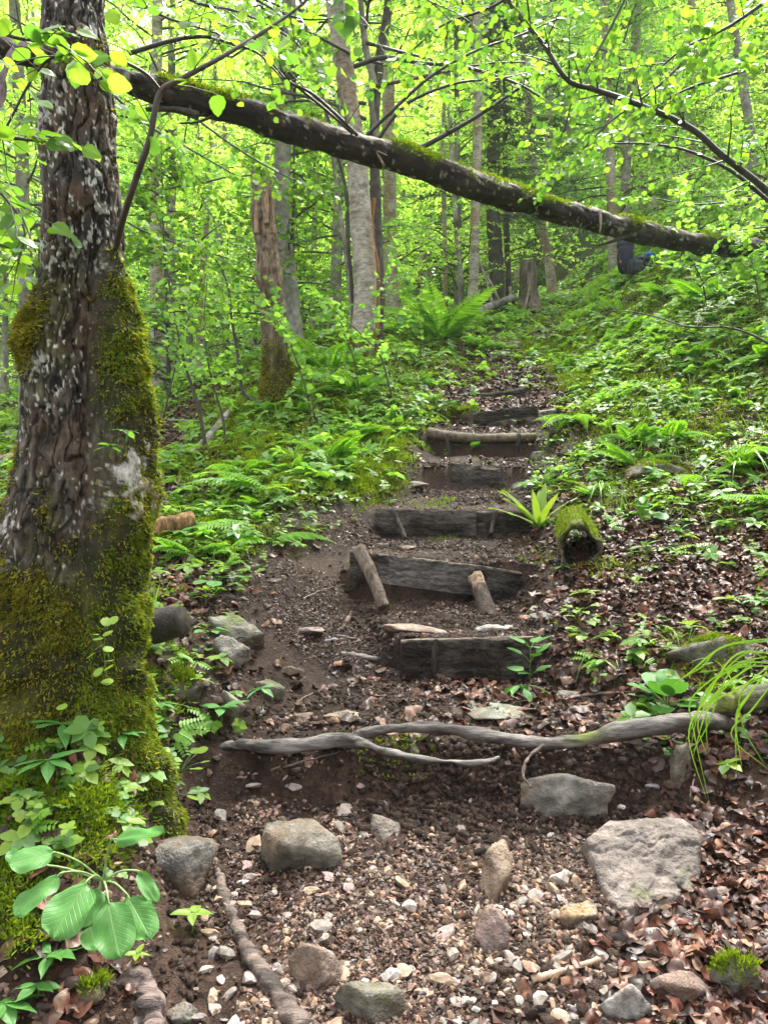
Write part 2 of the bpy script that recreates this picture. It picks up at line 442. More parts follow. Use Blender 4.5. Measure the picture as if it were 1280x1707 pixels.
# ------------------------------------------------------------------ ground
def spread(n, a, b, c, s):
    t0, t1 = math.asinh((a - c) / s), math.asinh((b - c) / s)
    return c + s * np.sinh(np.linspace(t0, t1, n))
xs = spread(600, -70, 70, 0.25, 0.95)
ys = spread(680, -25, 90, 3.0, 1.3)
GX, GY = np.meshgrid(xs, ys)
gx, gy = GX.ravel(), GY.ravel()
gz = h(gx, gy)
nx, ny = len(xs), len(ys)
i = np.arange(ny - 1)[:, None] * nx; j = np.arange(nx - 1)[None]
GF = np.stack([i + j, i + j + 1, i + nx + j + 1, i + nx + j], -1).reshape(-1, 4)
v = veg(gx, gy, gz); l = lit(gx, gy, gz)
q3 = np.stack([gx, gy, gz], -1)
n1 = fbm(q3 * 2.5, 4, 31)[:, None]; n2 = fbm(q3 * 14, 3, 33)[:, None]
c = None; mud = np.array([.018, .010, .007]); mud2 = np.array([.088, .054, .037]); lt = np.array([.050, .024, .015]); gr = np.array([.040, .060, .010])
c = mud + (mud2 - mud) * np.clip(.42 + .45 * n1 + .3 * n2, 0, 1)
c = c + (lt - c) * (np.clip(l, 0, 1)[:, None] * .6)
mossy = np.clip(v[:, None] * 1.5 - .35 + .5 * n1 + .35 * n2, 0, 1)
c = c + (gr - c) * mossy * .85
gravel = (sstep(1240, 1330, 853.5 - 1280 * (gz - EYE) / np.maximum(gy, .5)) * (gy > 0) * (np.abs(gx - .1) < 1.3))[:, None]
c = c + (np.array([.085, .050, .036]) - c) * gravel * np.clip(.35 + .5 * n2, 0, 1)
ground = solo('ground', q3, GF, M_soil, kind='structure', col=np.clip(c, .004, 1))
ground['label'] = 'wet muddy forest floor with a path rising through it'

# ------------------------------------------------------------------ leaf templates (x across, y along, z up)
L7 = np.array([[0,0,0],[0,.5,.0],[0,1,-.12],[.30,.22,.06],[.34,.62,.04],[-.30,.22,.06],[-.34,.62,.04]], float)
L7F = [np.array([[0,3,4,2,1],[0,1,2,6,5]])]
L7R = L7 * np.array([1.45, 1, 1])                                   # rounder (hazel)
L7N = L7 * np.array([.55, 1, 1.5])                                  # narrow
L4 = np.array([[0,0,0],[.33,.45,.06],[0,1,-.1],[-.33,.45,.06]], float)
L4F = [np.array([[0,1,2],[0,2,3]])]
def leaf_grid(L, W, prof='ovate', nu=9, nv=7, droop=.25, fold=.15, wave=.03, seed=0, twist=0):
    u = np.linspace(0, 1, nu); vv = np.linspace(-1, 1, nv)
    if prof == 'ovate': w = np.sin(pi * u ** .75) ** .8
    elif prof == 'round': w = np.sqrt(np.clip(1 - (2 * u - 1) ** 2, 0, 1)) ** .85
    elif prof == 'lance': w = np.sin(pi * u ** .85) ** 1.25
    elif prof == 'spoon': w = np.sqrt(np.clip(1 - (2 * np.clip((u - .1) / .9, 0, 1) - 1) ** 2, 0, 1)) ** .75
    elif prof == 'strap': w = np.clip(np.minimum(u * 6, (1 - u) * 2.2), 0, 1) ** .6
    elif prof == 'heart': w = np.clip(np.minimum((u + .08) * 5, 1), 0, 1) * np.sqrt(np.clip(1 - u ** 2.2, 0, 1))
    w = np.maximum(w, .015)
    U, Vv = np.meshgrid(u, vv, indexing='ij')
    X = Vv * w[:, None] * W / 2
    Y = U * L - (.18 * L * np.abs(Vv) * (1 - U) ** 3 if prof == 'heart' else 0)
    Z = fold * np.abs(X) - droop * L * U ** 2 + wave * L * vnoise(np.stack([U * 4, Vv * 2, U * 0 + seed], -1), seed) * np.abs(Vv)
    V = np.stack([X, Y, Z], -1).reshape(-1, 3)
    ii = np.arange(nu - 1)[:, None] * nv; jj = np.arange(nv - 1)[None]
    F = np.stack([ii + jj, ii + jj + 1, ii + nv + jj + 1, ii + nv + jj], -1).reshape(-1, 4)
    uv = np.stack([Vv * w[:, None], U], -1).reshape(-1, 2)
    return V, F, uv
def leafN(seed=1):
    V, F, _ = leaf_grid(1, .74, 'ovate', 9, 7, droop=.12, fold=.18, wave=.05, seed=seed)
    e = np.zeros((9, 7)); e[1:-1:2, 0] = -.03; e[1:-1:2, -1] = .03; V[:, 0] += e.ravel()
    return V, [F]
def rot(V, az, el, roll=0):
    """local y turned to azimuth az (0 = +x, 90 = +y) and elevation el, degrees"""
    az, el, roll = radians(az), radians(el), radians(roll)
    y = np.array([cos(el) * cos(az), cos(el) * sin(az), sin(el)])
    x = np.array([sin(az), -cos(az), 0.0]); z = np.cross(x, y)
    x2 = x * cos(roll) + z * sin(roll); z2 = np.cross(x2, y)
    return V @ np.stack([x2, y, z2])
def rand_frames(n, tilt, rng=RNG, up=None):
    """random yaw, normals tipped from up by about tilt degrees"""
    if up is None: up = np.tile([0, 0, 1.0], (n, 1))
    Nn = nrm(up + rng.normal(0, math.tan(radians(tilt)) * .7, (n, 3)))
    a = rng.uniform(0, 2 * pi, n)
    Y = np.stack([np.cos(a), np.sin(a), np.zeros(n)], -1)
    Y = nrm(Y - Nn * (Y * Nn).sum(-1, keepdims=True))
    return frames(Y, Nn)

# ------------------------------------------------------------------ rocks
def ico(sub):
    import bmesh
    bm = bmesh.new(); bmesh.ops.create_icosphere(bm, subdivisions=sub, radius=1)
    bm.verts.ensure_lookup_table()
    V = np.array([v.co[:] for v in bm.verts]); F = np.array([[v.index for v in f.verts] for f in bm.faces]); bm.free()
    return nrm(V), F
ICO = {k: ico(k) for k in (1, 2, 3, 4, 5)}
def rock_shape(seed, sub=4, rough=.05, planes=9, flat=1.0):
    r = np.random.default_rng(seed); D, F = ICO[sub]
    n = nrm(r.normal(size=(planes, 3)) * np.array([1, 1, 1.4])); hh = r.uniform(.42, .80, planes)
    n = np.vstack([n, -n[:4]]); hh = np.concatenate([hh, r.uniform(.45, .8, 4)])
    t = np.min(np.where(D @ n.T > .05, hh / np.maximum(D @ n.T, .05), 9), axis=1)
    V = D * np.minimum(t, 1.35)[:, None] * 1.2
    if rough: V = V + D * (fbm(D * 2.2 + seed, 4, seed) * rough + np.abs(fbm(D * 6 + seed, 3, seed + 5)) * -rough * .35)[:, None]
    return V, F
def rock(name, label, px, py, w, hgt, col, seed, depth=.6, sink=.35, tip=0, yaw=0, moss=0, cat='rock', group=None, sub=4, col2=None, lift=0, rough=.06):
    p = hit(px, py)[0]; s = p[1] / 1280
    V, F = rock_shape(seed, sub, rough)
    sx, sz = w * s * .55, hgt * s * .55; sy = max(sx, sz) * depth
    V = V * np.array([sx, sy, sz])
    a, b = radians(yaw), radians(tip)
    V = V @ np.array([[cos(b), 0, -sin(b)], [0, 1, 0], [sin(b), 0, cos(b)]])
    V = V @ np.array([[cos(a), sin(a), 0], [-sin(a), cos(a), 0], [0, 0, 1]])
    ctr = np.array([p[0], p[1] + sy * .35, p[2] + sz * (1 - 2 * sink) * .4 + lift])
    Vn = fbm((V + ctr) * 25, 4, seed)[:, None]; st = fbm((V + ctr) * np.array([8, 8, 60]), 3, seed + 1)[:, None]
    c2 = np.array(col2 if col2 is not None else np.array(col) * .55)
    c = np.array(col) + (c2 - np.array(col)) * np.clip(.4 + .5 * Vn + .35 * st, 0, 1)
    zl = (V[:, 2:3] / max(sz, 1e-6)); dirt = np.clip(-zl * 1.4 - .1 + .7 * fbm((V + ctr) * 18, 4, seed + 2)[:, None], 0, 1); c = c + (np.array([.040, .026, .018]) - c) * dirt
    crk = np.clip(1 - np.abs(fbm((V + ctr) * np.array([9, 9, 14]), 4, seed + 3)) * 9, 0, 1)[:, None]; V = V - nrm(V) * crk * .004; c = c * (1 - .55 * crk)
    stn = np.clip(fbm((V + ctr) * 10, 3, seed + 6)[:, None] * 1.3, 0, .6); c = c + (np.array([.16, .10, .06]) - c) * stn
    if moss:
        nz = nrm(V)[:, 2:3]; m = np.clip((nz * .9 + Vn * .5 - (1 - moss)) * 2.5, 0, 1)
        c = c + (np.array([.10, .14, .012]) - c) * m
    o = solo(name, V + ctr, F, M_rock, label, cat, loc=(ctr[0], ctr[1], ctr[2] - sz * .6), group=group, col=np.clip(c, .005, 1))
    if moss > .3:
        w8 = np.clip(((nrm(V)[:, 2] * .9 + Vn[:, 0] * .5) - (1 - moss)) * 2, 0, 1)
        k = RNG.choice(len(V), size=min(2500, int(400 + 60000 * sx * sx * 4)), p=w8 / w8.sum())
        nn = nrm(nrm(V[k]) + RNG.normal(0, .35, (len(k), 3)) + [0, 0, .4])
        pos = V[k] + ctr + RNG.normal(0, .006, (len(k), 3))
        Y = nn; R = frames(Y, rand_dir(len(k)))
        T, TF = scatter(MB_T, MB_F, pos, R, RNG.uniform(.010, .02, len(k)))
        part(o, 'moss', T, TF, MOSSG, smooth=False)
    return o
def rand_dir(n): return nrm(RNG.normal(size=(n, 3)))
MB_T = np.array([[-.12, 0, 0], [.12, 0, 0], [.10, .6, .05], [0, 1, .2], [-.10, .6, .05]], float)
MB_F = [np.array([[0, 1, 2, 3, 4]])]

# ------------------------------------------------------------------ the big mossy tree on the left
def contour_trunk(rows, d, nr, ns, seed, moss_fn, amp=.013, flat=1.0, rows2=None, d2=2.66):
    R = np.array(rows, float); py = R[:, 0]
    yy = np.linspace(py[0], py[-1], nr)
    cx = np.interp(yy, py, (R[:, 1] + R[:, 2]) / 2); w = np.interp(yy, py, (R[:, 2] - R[:, 1]) / 2)
    k = np.ones(25) / 25
    cx = np.convolve(np.pad(cx, 12, 'edge'), k, 'valid'); w = np.convolve(np.pad(w, 12, 'edge'), k, 'valid')
    C = P(cx, yy, d); r = w / 1280 * d
    a = np.linspace(0, 2 * pi, ns, endpoint=False)
    dirs = np.stack([np.cos(a), np.sin(a) * flat, a * 0], -1)
    rad = np.repeat(r[:, None], ns, 1); wb = np.zeros_like(rad)
    if rows2 is not None:
        S = np.array(rows2, float); cb_ = np.interp(yy, S[:, 0], (S[:, 1] + S[:, 2]) / 2); rb = np.interp(yy, S[:, 0], (S[:, 2] - S[:, 1]) / 2, left=-30) / 1280 * d2
        CB = P(cb_, yy, d2); cx2 = (CB[:, 0] - C[:, 0])[:, None]; cy2 = (CB[:, 1] - C[:, 1])[:, None]
        uc = dirs[None, :, 0] * cx2 + dirs[None, :, 1] * cy2; disc = np.maximum(rb, 0)[:, None] ** 2 - (cx2 ** 2 + cy2 ** 2 - uc ** 2)
        tb = np.where((disc > 0) & (rb[:, None] > 0), uc + np.sqrt(np.maximum(disc, 0)), -1)
        kk = (.008 + .03 * sstep(820, 1150, yy))[:, None]; mx = np.maximum(rad, tb); wb = sstep(-.01, .02, tb - rad)
        rad = mx + kk * np.log1p(np.exp(-np.abs(rad - tb) / kk)) * (tb > 0) * .4
    kw = np.hanning(17); kw /= kw.sum(); rad = sum(np.roll(rad, s - 8, 1) * kw[s] for s in range(17)); wb = sum(np.roll(wb, s - 8, 1) * kw[s] for s in range(17))
    zfoot = P(0, 1265, d)[2]
    rad = rad * (1 + (.10 + .07 * np.cos(a * 5 + 1.2) + .05 * np.cos(a * 3))[None] * np.exp(-np.maximum(C[:, 2] - zfoot, 0) / .14)[:, None] * (yy > 900)[:, None])
    base = C[:, None] + dirs[None] * rad[..., None]
    q = base.reshape(-1, 3)
    mo = moss_fn(np.repeat(yy, ns), np.tile(a, nr), q)
    if rows2 is not None:
        w_ = wb.reshape(-1); mo = mo * (1 - w_) + mossB(np.repeat(yy, ns), np.tile(a, nr), q) * w_; contour_trunk.wb = w_
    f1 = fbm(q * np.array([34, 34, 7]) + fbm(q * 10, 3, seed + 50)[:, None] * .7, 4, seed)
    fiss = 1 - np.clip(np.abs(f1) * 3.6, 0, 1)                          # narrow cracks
    plates = fbm(q * np.array([40, 40, 18]), 4, seed + 3)
    lump = fbm(q * 5.5, 3, seed + 7)
    disp = (-fiss * amp * 1.0 + plates * amp * .38) * (1 - mo * .7) + lump * .018 + mo * (.012 + .026 * fbm(q * 15, 4, seed + 9))
    V = q + np.tile(dirs, (nr, 1)) * disp[:, None]
    F = []
    ii = np.arange(nr - 1)[:, None] * ns; jj = np.arange(ns)[None]; j2 = (jj + 1) % ns
    F = np.stack([ii + jj, ii + ns + jj, ii + ns + j2, ii + j2], -1).reshape(-1, 4)
    return V, F, q, np.tile(dirs, (nr, 1)), mo, fiss, plates, np.repeat(yy, ns), np.tile(a, nr)
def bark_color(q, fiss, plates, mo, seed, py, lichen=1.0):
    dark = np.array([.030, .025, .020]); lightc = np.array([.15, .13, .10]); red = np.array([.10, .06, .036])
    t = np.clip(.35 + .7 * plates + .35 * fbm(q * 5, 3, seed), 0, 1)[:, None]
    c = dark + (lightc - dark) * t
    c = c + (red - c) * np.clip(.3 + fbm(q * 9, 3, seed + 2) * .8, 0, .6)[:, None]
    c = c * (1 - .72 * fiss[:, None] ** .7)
    lm = np.maximum(fbm(q * np.array([38, 38, 24]), 3, seed + 11) + .5 * fbm(q * 6, 2, seed + 12) - .22, fbm(q * np.array([95, 95, 60]), 2, seed + 15) * 1.05 + .35 * fbm(q * 6, 2, seed + 12) + .05)
    li = np.clip((lm - .66) * 8, 0, 1) * (1 - mo) * lichen
    c = c + (np.array([.52, .53, .47]) - c) * (li * .9)[:, None]
    gm = np.clip(fbm(q * 6, 3, seed + 21) * 1.4 - .1, 0, 1)[:, None] * .5                     # faint green film
    c = c + (np.array([.09, .10, .03]) - c) * gm * (1 - li[:, None])
    mc = np.array([.030, .030, .008]) + np.array([.05, .05, .0]) * np.clip(fbm(q * 10, 3, seed + 13), 0, 1)[:, None]  # dark base under the moss blades, shade of the gaps put into the colour
    return np.clip(c + (mc - c) * np.clip(mo, 0, 1)[:, None], .005, 1)
def mossA(py, a, q):
    nse = fbm(q * 7, 4, 61) * .5 + fbm(q * 20, 3, 62) * .25
    m = sstep(840, 1010, py + 130 * nse)
    left = np.clip(-np.cos(a), 0, 1)
    m = np.maximum(m, sstep(760, 900, py + 100 * nse) * sstep(.55, .95, left))
    m = np.maximum(m, np.exp(-((py - 555) / 55) ** 2) * sstep(.1, .6, left + nse * .8) * 1.2)
    m = np.maximum(m, np.exp(-((py - 130) / 45) ** 2) * sstep(-.2, .6, nse + .2) * .35)
    return np.clip(m, 0, 1)
def mossB(py, a, q):
    nse = fbm(q * 7, 4, 71) * .5 + fbm(q * 20, 3, 72) * .25
    m = sstep(-.25, .25, nse + .15) * (1 - sstep(690, 770, py + 60 * nse))
    m = np.maximum(m, sstep(810, 900, py + 120 * nse))
    m = np.maximum(m, sstep(.5, .95, np.cos(a)) * (py > 500) * .8)
    return np.clip(m, 0, 1)
TRA = [(-900,86,160),(-300,82,166),(0,78,172),(100,76,182),(200,74,192),(300,76,200),(400,80,204),(480,70,200),(560,48,197),(640,46,196),(720,46,194),(800,30,194),(880,10,196),(960,-2,200),(1060,-12,204),(1160,-24,208),(1260,-46,216),(1400,-72,232),(1520,-90,250)]
TRB = [(430,188,198),(480,176,208),(540,165,228),(600,160,243),(680,164,258),(740,164,263),(820,160,256),(900,150,247),(1000,138,240),(1100,128,236),(1200,118,236),(1300,110,242),(1400,100,254),(1500,90,270)]
tree = thing('mossy_tree', 'thick old tree at the left with cracked bark, white lichen and mossy foot', 'tree', P(110, 1430, 2.75))
def moss_blades(V, F_ids_w, dirs, n, mat_, parent, lmin, lmax, droop=.55):
    k = RNG.choice(len(V), size=n, p=F_ids_w / F_ids_w.sum())
    p = V[k] + RNG.normal(0, .004, (n, 3)) - dirs[k] * .003
    Y = nrm(dirs[k] * .8 + RNG.normal(0, .5, (n, 3)) + np.array([0, 0, -droop]))
    R = frames(Y, rand_dir(n))
    T, TF = scatter(MB_T * [1.5, 1, 1], MB_F, p, R, RNG.uniform(lmin, lmax, n))
    return part(parent, 'moss', T, TF, mat_, smooth=False)
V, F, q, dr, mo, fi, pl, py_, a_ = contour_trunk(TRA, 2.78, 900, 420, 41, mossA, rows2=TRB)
wb = contour_trunk.wb
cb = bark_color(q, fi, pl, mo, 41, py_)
bigf = 1.25 - np.abs((py_ - 805) / 50) ** 2 - ((q[:, 0] - P(215, 800, 2.55)[0]) / .055) ** 2 * .8 + 1.5 * fbm(q * 26, 4, 48)
big = (sstep(.45, .7, bigf) * (q[:, 1] < 2.70) * (np.abs(py_ - 805) < 90))[:, None]
cb = cb + (np.array([.50, .49, .45]) * (1 + .25 * fbm(q * 60, 3, 3)[:, None]) - cb) * big * .9
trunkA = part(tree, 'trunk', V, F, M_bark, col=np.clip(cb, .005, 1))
patch = np.clip(.15 + 1.6 * fbm(q * 11, 4, 66), 0, 1)
vis = (py_ > -60) & (dr[:, 1] < .35)
moss_blades(V, (mo ** 2 * (.12 + patch) + 1e-6) * vis * (1 - wb * .7), dr, 100000, MOSS, trunkA, .008, .021)
moss_blades(V, (mo ** 2 * (.12 + patch) + 1e-6) * vis * (wb + .12 * (py_ > 1000)) * (1 - big[:, 0]), dr, 46000, MOSSG, trunkA, .007, .017)
# ------------------------------------------------------------------ generic bark tubes
def bark_tube(pts, r0, r1, n, seg, kind, seed, amp=.004, flare=0, mossfoot=0):
    c = spline(pts, n); t = np.linspace(0, 1, n)
    r = r0 + (r1 - r0) * t + flare * r0 * np.exp(-t * n * .0 - (c[:, 2] - c[0, 2]) / .18)
    V, Fs = tube(c, r, seg)
    cc = np.repeat(c, seg, 0); dirs = nrm(V - cc)
    nz = fbm(V * np.array([14, 14, 6]), 3, seed)
    V = V + dirs * (nz * amp)[:, None] + dirs * (fbm(V * 3, 2, seed + 1) * amp * 1.5)[:, None]
    if kind == 'birch':
        ca, cb2 = np.array([.40, .36, .31]), np.array([.13, .10, .085])
        len_ = fbm(V * np.array([5, 5, 32]), 3, seed + 2); c_ = ca + (cb2 - ca) * np.clip((len_ - .15) * 1.6, 0, .8)[:, None]
        c_ = c_ + (np.array([.27, .18, .12]) - c_) * np.clip(fbm(V * np.array([3, 3, 1.6]), 4, seed + 3) * 1.4 + .1, 0, .85)[:, None]
    elif kind == 'beech':
        ca, cb2 = np.array([.30, .28, .25]), np.array([.10, .09, .075])
        c_ = ca + (cb2 - ca) * np.clip(.35 + .8 * fbm(V * np.array([5, 5, 3]), 4, seed + 2), 0, 1)[:, None]
        c_ = c_ + (np.array([.12, .14, .05]) - c_) * np.clip(fbm(V * 4, 3, seed + 4) - .2, 0, .6)[:, None]
    elif kind == 'dark':
        c_ = np.array([.055, .045, .038]) * (1 + .5 * np.clip(fbm(V * 12, 3, seed), -1, 1.5)[:, None]) + np.array([.05, .06, .03]) * np.clip(fbm(V * 5, 3, seed + 6), 0, 1)[:, None]
    else:
        ca, cb2 = np.array([.36, .25, .16]), np.array([.13, .08, .05])
        c_ = ca + (cb2 - ca) * np.clip(.4 + .8 * fbm(V * np.array([40, 40, 5]), 3, seed + 2), 0, 1)[:, None]
    if mossfoot:
        m = np.clip((mossfoot - (V[:, 2] - c[0, 2])) / mossfoot * 1.6 + fbm(V * 7, 3, seed + 8) * .6, 0, 1)[:, None]
        c_ = c_ + (np.array([.09, .11, .012]) - c_) * m
    return V, Fs, np.clip(c_, .01, 1), dirs
def foot_moss(V, dirs, z0, hh, n, parent, seed, size=(.015, .035)):
    w8 = np.clip((hh - (V[:, 2] - z0)) / hh * 1.5 + fbm(V * 7, 3, seed + 8) * .5, 0, 1) * (dirs[:, 1] < .4) + 1e-9
    k = RNG.choice(len(V), size=n, p=w8 / w8.sum())
    p = V[k] + RNG.normal(0, .012, (n, 3))
    R = frames(nrm(dirs[k] * .7 + RNG.normal(0, .5, (n, 3)) + [0, 0, -.3]), rand_dir(n))
    T, TF = scatter(MB_T * [1.6, 1, 1], MB_F, p, R, RNG.uniform(*size, n))
    part(parent, 'moss', T, TF, MOSS, smooth=False)
KM = {'birch': M_birch, 'beech': M_grey, 'dark': M_grey, 'dead': M_wood}

# ------------------------------------------------------------------ leafy branches
def leafy(pts, r0, r1, ntwig, tlen, leafL, rng, gap=.05, tmpl=L7R, tilt=38, start=.15, n=24, droop=.15, spread_=60, seg=6, per=2, twr=.0022, leafN_on=False):
    """a limb, its side twigs and the leaves along them"""
    c = spline(pts, n); W_ = Acc(); LP = []; LY = []
    V, Fs = tube(c, np.linspace(r0, r1, n), seg); W_.add(V, Fs)
    t = nrm(np.gradient(c, axis=0))
    for s in np.linspace(start, 1, ntwig):
        s = min(1, s + rng.uniform(-.03, .03)); k = int(s * (n - 1)); side = rng.choice([-1, 1])
        tt = t[k]; lat = nrm(np.cross(tt, [0, 0, 1]) + rng.normal(0, .25, 3)) * side
        an = radians(rng.uniform(spread_ * .6, spread_ * 1.2)) if s < .97 else radians(rng.uniform(0, 20))
        dr_ = nrm(tt * cos(an) + lat * sin(an) + np.array([0, 0, rng.uniform(-.15, .25)]))
        L_ = tlen * rng.uniform(.5, 1.15) * (1.15 - .5 * s)
        m = 6; u = np.linspace(0, 1, m)[:, None]
        tw = c[k] + dr_ * L_ * u + np.array([0, 0, -droop * L_]) * u ** 2 + rng.normal(0, .02 * L_, (m, 3)) * u
        V, Fs = tube(tw, np.linspace(max(twr, r1 * .6), twr * .4, m), 4, caps=False); W_.add(V, Fs)
        ng = max(2, int(L_ / gap)); us = np.linspace(.12, 1, ng)
        for pr in range(per):
            uu = np.clip(us + rng.uniform(-.04, .04, ng), 0, 1)
            p = np.stack([np.interp(uu, u[:, 0], tw[:, a]) for a in range(3)], -1)
            sd = nrm(np.cross(dr_, [0, 0, 1])) * np.where(np.arange(ng) % 2 == pr % 2, 1, -1)[:, None]
            LP.append(p); LY.append(nrm(dr_ * rng.uniform(.3, 1, (ng, 1)) + sd * rng.uniform(.5, 1.1, (ng, 1)) + rng.normal(0, .3, (ng, 3)) + [0, 0, -.15]))
    LP = np.concatenate(LP); LY = np.concatenate(LY); k = len(LP)
    Nn = nrm(np.array([0, 0, 1.0]) + rng.normal(0, math.tan(radians(tilt)) * .8, (k, 3)))
    V, Fs = scatter(*(leafN() if leafN_on else (tmpl, L7F)), LP, frames(LY, Nn), leafL * rng.uniform(.55, 1.15, k))
    return W_, V, Fs
def branch_thing(name, label, pts, r0, r1, ntwig, tlen, leafL, seed, mat_=None, cat='branch', group=None, woodcol=(.055, .045, .035), **k):
    rng = np.random.default_rng(seed)
    W_, V, Fs = leafy(pts, r0, r1, ntwig, tlen, leafL, rng, **k)
    t = thing(name, label, cat, pts[0], group)
    WV, WF, _ = W_.get()
    part(t, 'stem', WV, WF, M_twig, col=np.clip(np.array(woodcol) * (1 + .5 * fbm(WV * 20, 2, seed)[:, None]), .008, 1))
    part(t, 'foliage', V, Fs, mat_ or HAZ)
    return t

# ------------------------------------------------------------------ tree prototypes for the wood behind
def crown_proto(seed, z0, z1, rad, nlimb, leafL, gap=.09, trunk=True, droop=.2, upr=.25, lean=0, top_taper=.6, tlen=.9, tmpl=L7, ntw=9, tilt=45):
    rng = np.random.default_rng(seed); W_ = Acc(); A = Acc()
    for i in range(nlimb):
        s = (i + rng.uniform(0, 1)) / nlimb; z = z0 + (z1 - z0) * s; az = rng.uniform(0, 2 * pi)
        L_ = rad * rng.uniform(.55, 1.1) * (1 - top_taper * s)
        u = np.linspace(0, 1, 5)[:, None]
        pts = np.array([lean * z, 0, z]) + np.array([cos(az), sin(az), upr]) * L_ * u + np.array([0, 0, -droop * L_]) * u ** 2 + rng.normal(0, .05 * L_, (5, 3)) * u
        w, V, Fs = leafy(pts, .012 + .006 * L_, .004, ntw, tlen, leafL, rng, gap=gap, tmpl=tmpl, n=8, seg=5, start=.2, tilt=tilt, twr=.004)
        WV, WF, _ = w.get(); W_.add(WV, WF); A.add(V, Fs)
    return W_.get()[:2], A.get()[:2]

# ------------------------------------------------------------------ the wood behind: trees with their own trunk and crown
PROTO = {}
def proto(key, mat_, **k):
    (WV, WF), (V, Fs) = crown_proto(**k)
    PROTO[key] = (make_mesh('limbs', WV, WF, M_twig, col=np.clip(np.array([.075, .065, .05]) * (1 + .4 * fbm(WV * 3, 2, 5)[:, None]), .01, 1)), make_mesh('crown', V, Fs, mat_), len(V) // 7)
proto('beech', BEE, seed=11, z0=1.0, z1=11, rad=2.6, nlimb=52, leafL=.08, gap=.062)
proto('beech2', FAR, seed=12, z0=0.5, z1=9, rad=2.8, nlimb=50, leafL=.08, gap=.062)
proto('hazel', HAZ, seed=13, z0=.3, z1=4.2, rad=1.7, nlimb=34, leafL=.075, gap=.07, tmpl=L7R, tlen=.6)
proto('low', BEE, seed=14, z0=.15, z1=1.9, rad=1.0, nlimb=20, leafL=.07, gap=.07, tlen=.4, ntw=7)
def spruce_proto():
    rng = np.random.default_rng(5); W_ = Acc(); A = Acc()
    nd = np.array([[-.05, 0, 0], [.05, 0, 0], [.03, .7, 0], [0, 1, -.05], [-.03, .7, 0]], float)
    for i in range(70):
        s = i / 70; z = 1.2 + 11 * s; az = rng.uniform(0, 2 * pi); L_ = 2.3 * (1 - .8 * s) * rng.uniform(.7, 1.1)
        u = np.linspace(0, 1, 7)[:, None]
        c = np.array([0, 0, z]) + np.array([cos(az), sin(az), .1]) * L_ * u + np.array([0, 0, -.35 * L_]) * u ** 2
        V, Fs = tube(c, np.linspace(.02, .004, 7), 4, caps=False); W_.add(V, Fs)
        nt = int(L_ / .07) * 2
        uu = rng.uniform(.15, 1, nt); p = np.stack([np.interp(uu, u[:, 0], c[:, a]) for a in range(3)], -1)
        lat = np.array([-sin(az), cos(az), 0]) * rng.choice([-1, 1], (nt, 1))
        dd = nrm(np.array([cos(az), sin(az), -.2]) * .6 + lat + rng.normal(0, .15, (nt, 3)) + [0, 0, -.25])
        ln = .42 * (1.1 - uu * .6) * L_ / 2.3 + .06
        for q in np.linspace(0, 1, 7):
            pp = p + dd * (ln * q)[:, None]; sg = rng.choice([-1, 1], (nt, 1))
            Y = nrm(dd + np.cross(dd, [0, 0, 1]) * sg * .9 + rng.normal(0, .2, (nt, 3)))
            V, Fs = scatter(nd * [2.4, 1, 1], MB_F, pp, frames(Y, np.tile([0, 0, 1.], (nt, 1)) + rng.normal(0, .3, (nt, 3))), rng.uniform(.06, .11, nt)); A.add(V, Fs)
    WV, WF, _ = W_.get(); V, Fs, _ = A.get()
    PROTO['spruce'] = (make_mesh('limbs', WV, WF, M_twig, col=np.clip(np.array([.06, .05, .04]) * (1 + .4 * fbm(WV * 3, 2, 5)[:, None]), .01, 1)), make_mesh('crown', V, Fs, SPR), len(V) // 5)
spruce_proto()
def wood_tree(name, label, pts, r0, r1, kind, crown=None, cs=1.0, cyaw=0, cz=0, group=None, flare=.5, seed=0, n=60, seg=14, mossfoot=0, cat='tree', amp=.004):
    V, Fs, c, dirs = bark_tube(pts, r0, r1, n, seg, kind, seed, flare=flare, mossfoot=mossfoot, amp=amp)
    t = thing(name, label, cat, pts[0], group)
    tk = part(t, 'trunk', V, Fs, KM[kind], col=c)
    if mossfoot: foot_moss(V, dirs, pts[0][2], mossfoot, 2600, tk, seed)
    if crown:
        for nm, me in zip(('limbs', 'crown'), PROTO[crown][:2]):
            o = bpy.data.objects.new(nm, me); COL.objects.link(o); o.parent = t
            o.scale = (cs, cs, cs); o.rotation_euler = (0, 0, cyaw); o.location = (0, 0, cz)
    return t
def g(px, py, d=None):
    """a foot point: the ground below the picture point, or on the ground at distance d on its sight line"""
    if d is None:
        p = hit(px, py)[0]; return np.array([p[0], p[1], p[2] - .05])
    x = (px - 640) / 1280 * d
    return np.array([x, d, h1(x, d) - .08])
def upto(base, path):
    """trunk line: foot on the ground, then picture points at the foot's distance"""
    d = base[1]; return [tuple(base)] + [tuple(P(a, b, d + (k * .0))) for k, (a, b) in enumerate(path)]

# the broken dead snag, left of the birch
b = g(465, 655, 8.0)
snag = upto(b, [(459, 560), (450, 470), (443, 400), (437, 340), (436, 292)])
V, Fs, c, dirs = bark_tube(snag, .165, .088, 150, 40, 'dead', 91, amp=.012, flare=.25, mossfoot=.6)
c = c * np.array([.85, .9, .95])
cr = np.clip(1 - np.abs(fbm(V * np.array([26, 26, 2.2]), 3, 92)) * 3.2, 0, 1)
V = V - dirs * (cr * .022)[:, None]; c = c * (1 - .5 * cr[:, None])
top = V[:, 2] > P(0, 305, 8)[2]; V[:, 2] += top * np.clip(fbm(V * np.array([22, 22, 0]), 2, 93), -1, 1) * .13
t = thing('dead_snag', 'broken dead trunk of bare tan wood with splintered top and mossy foot', 'dead tree', b)
tk = part(t, 'trunk', V, Fs, M_wood, col=c); foot_moss(V, dirs, b[2], .6, 4500, tk, 91)
